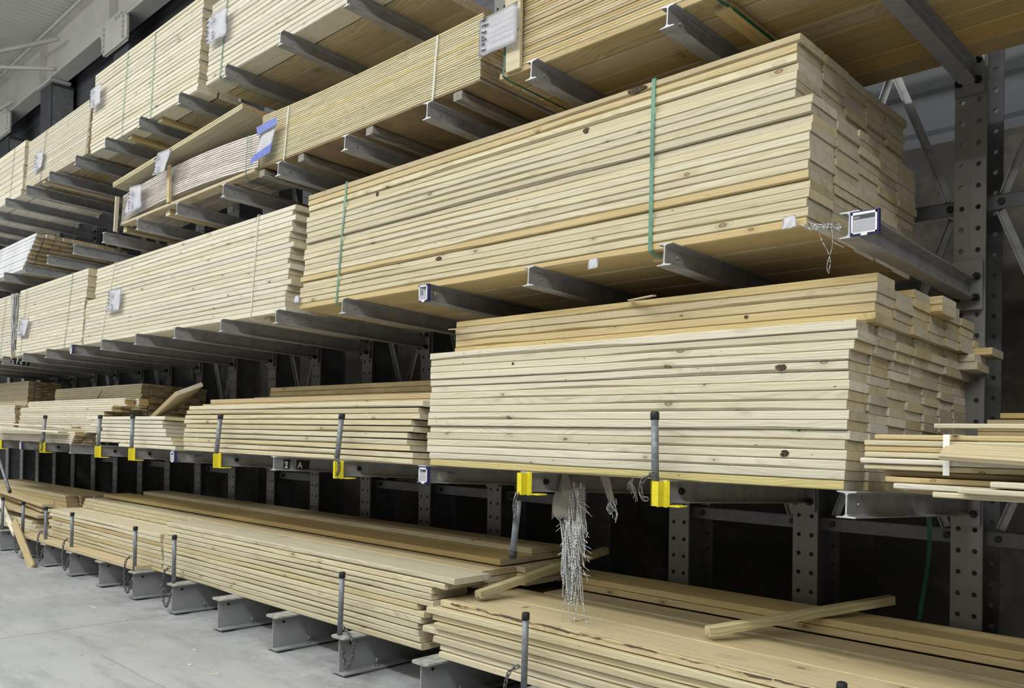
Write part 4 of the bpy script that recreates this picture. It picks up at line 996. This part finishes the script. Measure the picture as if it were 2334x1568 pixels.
o = card('card fixed low on the white-strapped second pack', (-7.54, 2.845), (-7.235, 2.83), (-7.28, 2.62), (-7.63, 2.63), y=-1.213, seed=6); form(o, .3, .2, -.13, .1, True, curl=.013, lines=False)
o = card('card fixed low on the third second-shelf pack', (-10.43, 2.79), (-10.09, 2.77), (-10.23, 2.57), (-10.53, 2.59), y=-1.213, seed=7); form(o, .3, .2, -.13, .1, True, curl=.013, lines=False)
o = card('slanted form held by blue tape on the plywood stack', (-4.555, 3.70), (-4.325, 3.695), (-4.405, 3.515), (-4.635, 3.515), y=-1.222, seed=8)
text('Lot #', .014, o, (-.02, -.014, .065), RF); text('Qty', .012, o, (.06, -.014, .055), RF); text('08', .03, o, (-.09, -.014, .03), RF, name='handwriting', shear=.4)
for lab, q in (('upper_tape', ((-4.60, 3.725), (-4.305, 3.735), (-4.31, 3.68), (-4.585, 3.665))), ('lower_tape', ((-4.66, 3.525), (-4.37, 3.565), (-4.39, 3.50), (-4.69, 3.475)))):
    bm = bmesh.new(); A = [bm.verts.new((x - o.location.x, -.016, z - o.location.z)) for x, z in q]; B = [bm.verts.new(v.co + Vector((0, .0006, 0))) for v in A]; bm.faces.new(A); bm.faces.new(B[::-1]); [bm.faces.new((A[i], B[i], B[(i + 1) % 4], A[(i + 1) % 4])) for i in range(4)]; bmesh.ops.recalc_face_normals(bm, faces=bm.faces)
    tag(link(lab, to_mesh(bm, lab, M_TAPE), o), 'crumpled blue tape')
for i, (x, z, lev) in enumerate(((-1.30, 2.335, 2), (-.275, 2.372, 2), (-5.68, 3.90, 3), (-4.02, 2.42, 2))):
    o = card(('torn white paper scrap low on the big pack', 'torn white scrap at the lower right corner of the big pack', 'small white slip on the slanted sheets', 'white scrap at the lower left corner of the big pack')[i],
             (x - .03, z + .028), (x + .02, z + .03), (x + .035, z - .02), (x - .035, z - .025), y=-1.215, curl=.012, name='paper_scrap', seed=i, cat='scrap')

def price_holder(label, x, lev, w, h, big=None):
    o = thing('price_holder', label, 'price tag', (x, YT - .012, TOP[lev] - .052), (0, 0, 0), 'price tag holders on the arm tips')
    bm = bmesh.new(); bm_box(bm, -w / 2, w / 2, -.004, .014, -h / 2, h / 2, 0, .002); link('backing', to_mesh(bm, 'ph', M_NAVY), o)
    bm = bmesh.new(); e = .006
    for a, b, c_, d in ((-w/2 + e, w/2 - e, h/2 - e - .008, h/2 - e), (-w/2 + e, w/2 - e, -h/2 + e, -h/2 + e + .005), (-w/2 + e, -w/2 + e + .006, -h/2 + e, h/2 - e), (w/2 - e - .006, w/2 - e, -h/2 + e, h/2 - e), (-.012, .012, -h/2 - .002, -h/2 + e)):
        bm_box(bm, a, b, -.0065, -.004, c_, d)
    link('frame', to_mesh(bm, 'phf', M_WHT), o)
    bm = bmesh.new(); bm_box(bm, -w/2 + e + .006, w/2 - e - .006, -.005, -.0042, -h/2 + e + .005, h/2 - e - .008); link('card', to_mesh(bm, 'phc', M_TAG), o)
    bm = bmesh.new(); bm_box(bm, -w/2 + e + .008, w/2 - e - .008, -.0056, -.005, h/2 - .030, h/2 - .016); link('header_band', to_mesh(bm, 'phh', M_HDR), o)
    if big:
        text(big, .038, o, (-w/2 + .016, -.0058, -.012), RF, bold=.0006, sx=.72); text('FT', .015, o, (w/2 - .028, -.0058, .006), RF, sx=.8)
    text('SELECT', .007, o, (-w/2 + .016, -.0058, h/2 - .026), RF, mat=M_WHT)
    return o
price_holder('blue-framed price tag on the nearest second-shelf arm', .062, 2, .108, .088)
price_holder('upright price tag reading ten feet on a second-shelf arm', -3 * SP + .008, 2, .086, .098, '10')
price_holder('upright price tag beside the small sticker under the stack', -3 * SP + .03, 1, .085, .092)
price_holder('narrow price tag under the middle loose planks', -7 * SP + .03, 1, .08, .09)
price_holder('narrow price tag on the arm nearest the left picture edge', -12 * SP + .02, 1, .07, .09)
price_holder('narrow price tag on a second-shelf arm under the third pack', -10 * SP + .02, 2, .07, .09)
# wing nut at the 10 ft holder
bm = bmesh.new(); bm_tube(bm, [(-3 * SP + .004, -1.225, 2.31), (-3 * SP + .03, -1.225, 2.31)], .007, 8); bm_tube(bm, [(-3 * SP + .02, -1.225, 2.325), (-3 * SP + .02, -1.225, 2.295)], .004, 6)
tag(link('wing_nut', to_mesh(bm, 'wing', M_SHINY)), 'bright wing nut beside the ten-foot price tag', 'nut')

def web_plate(label, k, lev, ya, yb, dz0, dz1, items, mat=M_BLK, name='number_plate', mh=.05, cat='sign'):
    """thin plate stuck on the right face of an arm web, following the arm slope"""
    o = thing(name, label, cat, (-k * SP + .0035, YT, TOP[lev]), (-ang, 0, 0))
    bm = bmesh.new(); bm_box(bm, 0, .0012, ya, yb, dz0, dz1); link('plate', to_mesh(bm, 'wp', mat), o)
    for body, y, z, s_, m_ in items: text(body, s_, o, (.002, y, z), (math.radians(90), 0, math.radians(90)), mat=m_, bold=.0012, sx=.9)
    return o
web_plate('black plate with a white 2 on the arm web', 5, 1, .072, .122, -.088, -.018, (('2', .079, -.076, .062, M_WHT),))
web_plate('black plate with a white A on the arm web', 5, 1, .170, .270, -.088, -.018, (('A', .178, -.076, .062, M_WHT),))
web_plate('black plate with white digits 2101 at the far left', 13, 2, .085, .285, -.088, -.018, (('2', .092, -.076, .062, M_WHT), ('1', .135, -.076, .062, M_WHT), ('0', .182, -.076, .062, M_WHT), ('1', .236, -.076, .062, M_WHT)))
for k, lab in ((3, 'small table sticker on the arm web below the tall stack'), (7, 'small table sticker on the arm web below the loose planks'), (12, 'small table sticker on a far arm web')):
    o = web_plate(lab, k, 1, .11, .24, -.082, -.022, (), mat=M_STICK, name='load_sticker', cat='sticker')
    bm = bmesh.new(); bm_box(bm, .0012, .0016, .175, .235, -.042, -.034); link('header_bar', to_mesh(bm, 'lb', M_TAPE), o)
    bm = bmesh.new()
    for q in range(4): bm_box(bm, .0012, .0015, .177, .233, -.050 - q * .008, -.048 - q * .008)
    bm_box(bm, .0012, .0015, .115, .235, -.030, -.027)
    link('table_lines', to_mesh(bm, 'tl', M_HDR), o)
# stamps on the planks
for i, (x, y, s_) in enumerate(((-2.05, -.93, 'SPF'), (-1.78, -.80, '2'), (-1.62, -.98, 'KD-HT'))):
    o = text(s_, .035, None, (x, y, TOP[0] + 8 * .0398 + .0025), (0, 0, math.radians(80)), name='ink_stamp')
    tag(o, f"faint ink stamp on the near pile top planks, {('left', 'middle', 'right')[i]} one", 'stamp')

# dark knots, bark pockets and torn edges that stand out on the front faces
M_KNOT, _nt, _b = new_mat('dark_knot_bark')
_tc = N(_nt, 'ShaderNodeTexCoord'); _n = N(_nt, 'ShaderNodeTexNoise'); _n.inputs['Scale'].default_value = 120; _nt.links.new(_tc.outputs['Object'], _n.inputs['Vector'])
_nt.links.new(mixc(_nt, sstep(_nt, _n.outputs[0], .4, .65), (0.012, 0.009, 0.007), (0.13, 0.08, 0.04)), _b.inputs['Base Color']); _b.inputs['Roughness'].default_value = .9
bpy.context.view_layer.update()
FRONT = [o for o in bpy.data.objects if o.get('category') == 'board' and o.name.split('.')[0] in ('spruce_plank', 'framing_plank')]
def knot(x, z, a, b, label=None, seed=0):
    best = None
    for o in FRONT:
        lo = o.location; dm = o.data.vertices[-1].co
        if abs(x - lo.x) < abs(dm.x) and abs(z - lo.z) < .03 and lo.y < -1.0:
            if best is None or abs(z - lo.z) < abs(z - best.location.z): best = o
    if not best: return
    hw = max(abs(v.co.y) for v in best.data.vertices); hh = max(abs(v.co.z) for v in best.data.vertices) - .003
    rn = random.Random(seed); bm = bmesh.new(); n = 14
    lx = x - best.location.x; lz = max(-hh + b, min(hh - b, (z - best.location.z)))
    ring = []
    for i in range(n):
        th = 2 * math.pi * i / n; r = rn.uniform(.72, 1.1)
        ring.append(bm.verts.new((lx + a * r * math.cos(th), -hw - .0022, max(-hh, min(hh, lz + b * r * math.sin(th))))))
    cen = bm.verts.new((lx, -hw - .0032, lz)); out = [bm.verts.new((v.co.x * 1.0, -hw + .004, v.co.z)) for v in ring]
    for i in range(n):
        bm.faces.new((cen, ring[i], ring[(i + 1) % n])); bm.faces.new((ring[i], out[i], out[(i + 1) % n], ring[(i + 1) % n]))
    bmesh.ops.recalc_face_normals(bm, faces=bm.faces)
    tag(link('knot', to_mesh(bm, 'knot', M_KNOT), best), label)
for i, (x, z, a, b, lab) in enumerate(((-1.10, 3.10, .060, .016, 'black bark pocket'), (-1.42, 3.02, .022, .015, 'dark ringed knot'), (-3.18, 2.985, .016, .016, 'black knot hole'), (-2.52, 2.505, .030, .012, 'black star-shaped knot'),
        (-.33, 1.80, .028, .016, 'brown notch of broken wood'), (-.30, 1.46, .020, .014, 'black knot'),
        (-.55, 2.06, .010, .009, None), (-1.9, 1.90, .009, .008, None))):
    knot(x, z, a, b, lab, i)

# ------------------------------------------------------------------ torn woven wrap
w_ = thing('torn_woven_wrap', 'torn black and white woven wrap hanging under the tall stack', 'torn wrap', (-1.64, -1.02, 1.32))
rnd = random.Random(5); bm = bmesh.new()
def strand(bm, p, L, r, sway, lean=0.0):
    pts = [];
    for i in range(10):
        t_ = i / 9; pts.append((p[0] + sway * math.sin(t_ * 4 + p[0] * 90) * .012 + lean * t_ * t_, p[1] + .006 * math.sin(t_ * 7 + p[0] * 50), p[2] - L * t_))
    bm_tube(bm, pts, r, 4, caps=False)
for i in range(150):
    u = rnd.uniform(-1, 1); x = .045 + u * .066; zt = rnd.uniform(-.26, -.10) + .08 * max(u, 0)
    L = rnd.uniform(.22, .48) * (1.0 - .25 * abs(u)); strand(bm, (x, rnd.uniform(-.025, .025), zt), L, rnd.uniform(.0022, .0040), 1)
for i in range(80):
    u = rnd.uniform(0, 1); strand(bm, (.062 + u * .055, rnd.uniform(-.02, .02), -.02 - .12 * u), rnd.uniform(.15, .28), .003, .6, -.03 * u)
for i in range(9): strand(bm, (.01 + i * .013, 0, -.45), rnd.uniform(.2, .33), .0022, .8, (i - 4) * .008)
link('frayed_strands', to_mesh(bm, 'strands', M_MESH), w_)
bm = bmesh.new()
for i in range(34):
    s = rnd.choice((-1, 1, 1)); z = rnd.uniform(-.5, -.12); x = .045 + s * rnd.uniform(.055, .075); a = rnd.uniform(-.8, .8)
    bm_tube(bm, [(x, 0, z), (x + s * .02, rnd.uniform(-.02, .02), z - .008 + a * .012), (x + s * .042, rnd.uniform(-.03, .03), z - .025 + a * .02)], .0011, 4, caps=False)
link('loose_fibres', to_mesh(bm, 'fibres', M_WHT), w_)
bm = bmesh.new(); rows = []
for j in range(9):
    t_ = j / 8; hw = .016 + .062 * math.sin(min(1, t_ * 1.3) * 1.57) ; cx = .02 - .01 * t_
    rows.append([bm.verts.new((cx + hw * (i / 6 * 2 - 1) * (1 if i > 3 else 1.15), -.03 - .016 * math.sin(i * 1.1) * (1 - .4 * t_), .02 - .25 * t_ + (.02 if j == 8 and i % 2 else 0))) for i in range(7)])
for a, b in zip(rows, rows[1:]):
    for i in range(6): bm.faces.new((a[i], b[i], b[i + 1], a[i + 1])).smooth = True
bmesh.ops.solidify(bm, geom=list(bm.faces), thickness=.001)
link('folded_sheet', to_mesh(bm, 'sheet', M_SACK), w_)
w2_ = thing('torn_woven_wrap', 'smaller frayed beige wrap rag beside the long torn wrap', 'torn wrap', (-1.36, -1.02, 1.32))
bm = bmesh.new(); rows = []
for j in range(5):
    t_ = j / 4; rows.append([bm.verts.new((-.03 + .06 * t_ + (i / 3) * (.06 - .015 * t_), -.03 + .008 * math.sin(i * 2), .01 - .13 * t_)) for i in range(4)])
for a, b in zip(rows, rows[1:]):
    for i in range(3): bm.faces.new((a[i], b[i], b[i + 1], a[i + 1])).smooth = True
bmesh.ops.solidify(bm, geom=list(bm.faces), thickness=.001); link('folded_sheet', to_mesh(bm, 'sheet2', M_SACK), w2_)
bm = bmesh.new()
for i in range(16): strand(bm, (.02 + rnd.uniform(0, .06), -.03, -.11 + rnd.uniform(-.02, .02)), rnd.uniform(.03, .10), .0016, .7, rnd.uniform(-.02, .03))
for i in range(12): strand(bm, (.16 + rnd.uniform(0, .03), -.03, .01), rnd.uniform(.04, .12), .0016, .7, rnd.uniform(-.02, .02))
link('frayed_strands', to_mesh(bm, 'strands2', M_MESH), w2_)
# frayed corner wrap and threads under the big pack, mesh end at the far pack
w3 = thing('torn_woven_wrap', 'checkered scrap of wrap with dangling threads under the big pack corner', 'torn wrap', (-.235, -1.19, 2.36))
bm = bmesh.new()
for i in range(26):
    a = i / 25; bm_tube(bm, [(-.01 + .11 * a, -.012 + .08 * a, .012 - .010 * a + rnd.uniform(-.012, .006)), (.01 + .11 * a, -.012 + .085 * a, -.006 + rnd.uniform(-.012, .01)), (.02 + .11 * a, -.01 + .09 * a, -.02 + rnd.uniform(-.01, .012))], .0026, 4)
for x, L, ln in ((.06, .17, .03), (.08, .16, .02), (.10, .07, .03)): strand(bm, (x, -.0 + x * .7, -.02), L, .0014, 1.6, ln)
link('threads', to_mesh(bm, 'threads', M_MESH), w3)
w4 = thing('torn_woven_wrap', 'shredded checkered wrap covering the end of the farthest second-shelf pack', 'torn wrap', (-10.84, -1.18, 2.36))
bm = bmesh.new()
for i in range(30): strand(bm, (rnd.uniform(-.03, .05), rnd.uniform(-.03, .12), .78 - rnd.uniform(0, .05)), rnd.uniform(.55, .80), .006, 2.2)
link('frayed_strands', to_mesh(bm, 'strands4', M_MESH), w4)

# wood splinters on stacks and scraps on the floor
for i, (p, L, rz, ry) in enumerate((((-2.42, -1.12, 2.118), .20, -.25, .05), ((-1.08, -1.13, 2.166), .22, -.35, .03))):
    me = board_mesh(L, .022, .005, ('ply', 'ep'), i, ch=.001); o = link('wood_splinter', me, None, p, (0, ry, rz))
    tag(o, ('pale splinter sticking out at the left top corner of the tall stack', 'yellow splinter sticking out near the right top of the tall stack')[i], 'splinter')
FS = [(-3.56, -2.35, .12, .5), (-3.93, -1.78, .05, .8), (-4.25, -1.80, .04, .1), (-5.2, -1.75, .03, 1.2), (-5.0, -2.2, .03, 2.), (-6.6, -1.62, .14, .05), (-5.9, -1.62, .03, .4), (-4.6, -1.62, .035, .0), (-3.2, -1.62, .05, .3)]
for i, (x, y, L, rz) in enumerate(FS):
    tag(link('wood_chip', board_mesh(L, .012, .004, ('white', 'ep'), i % 3, ch=.001), None, (x, y, .0025), (0, 0, rz)), f"tiny wood chip on the concrete, {ORD[i] if i else 'largest'} of the scattered chips", 'wood chip', 'wood chips scattered on the concrete')
bm = bmesh.new(); bm_tube(bm, [(0, 0, .004), (.02, .03, .006), (.09, .0, .004), (.14, -.03, .004)], [.012, .009, .006, .003], 6)
tag(link('paper_shred', to_mesh(bm, 'shred', M_PAPER), None, (-3.02, -2.08, .002)), 'white torn shred lying on the concrete at the bottom', 'scrap')
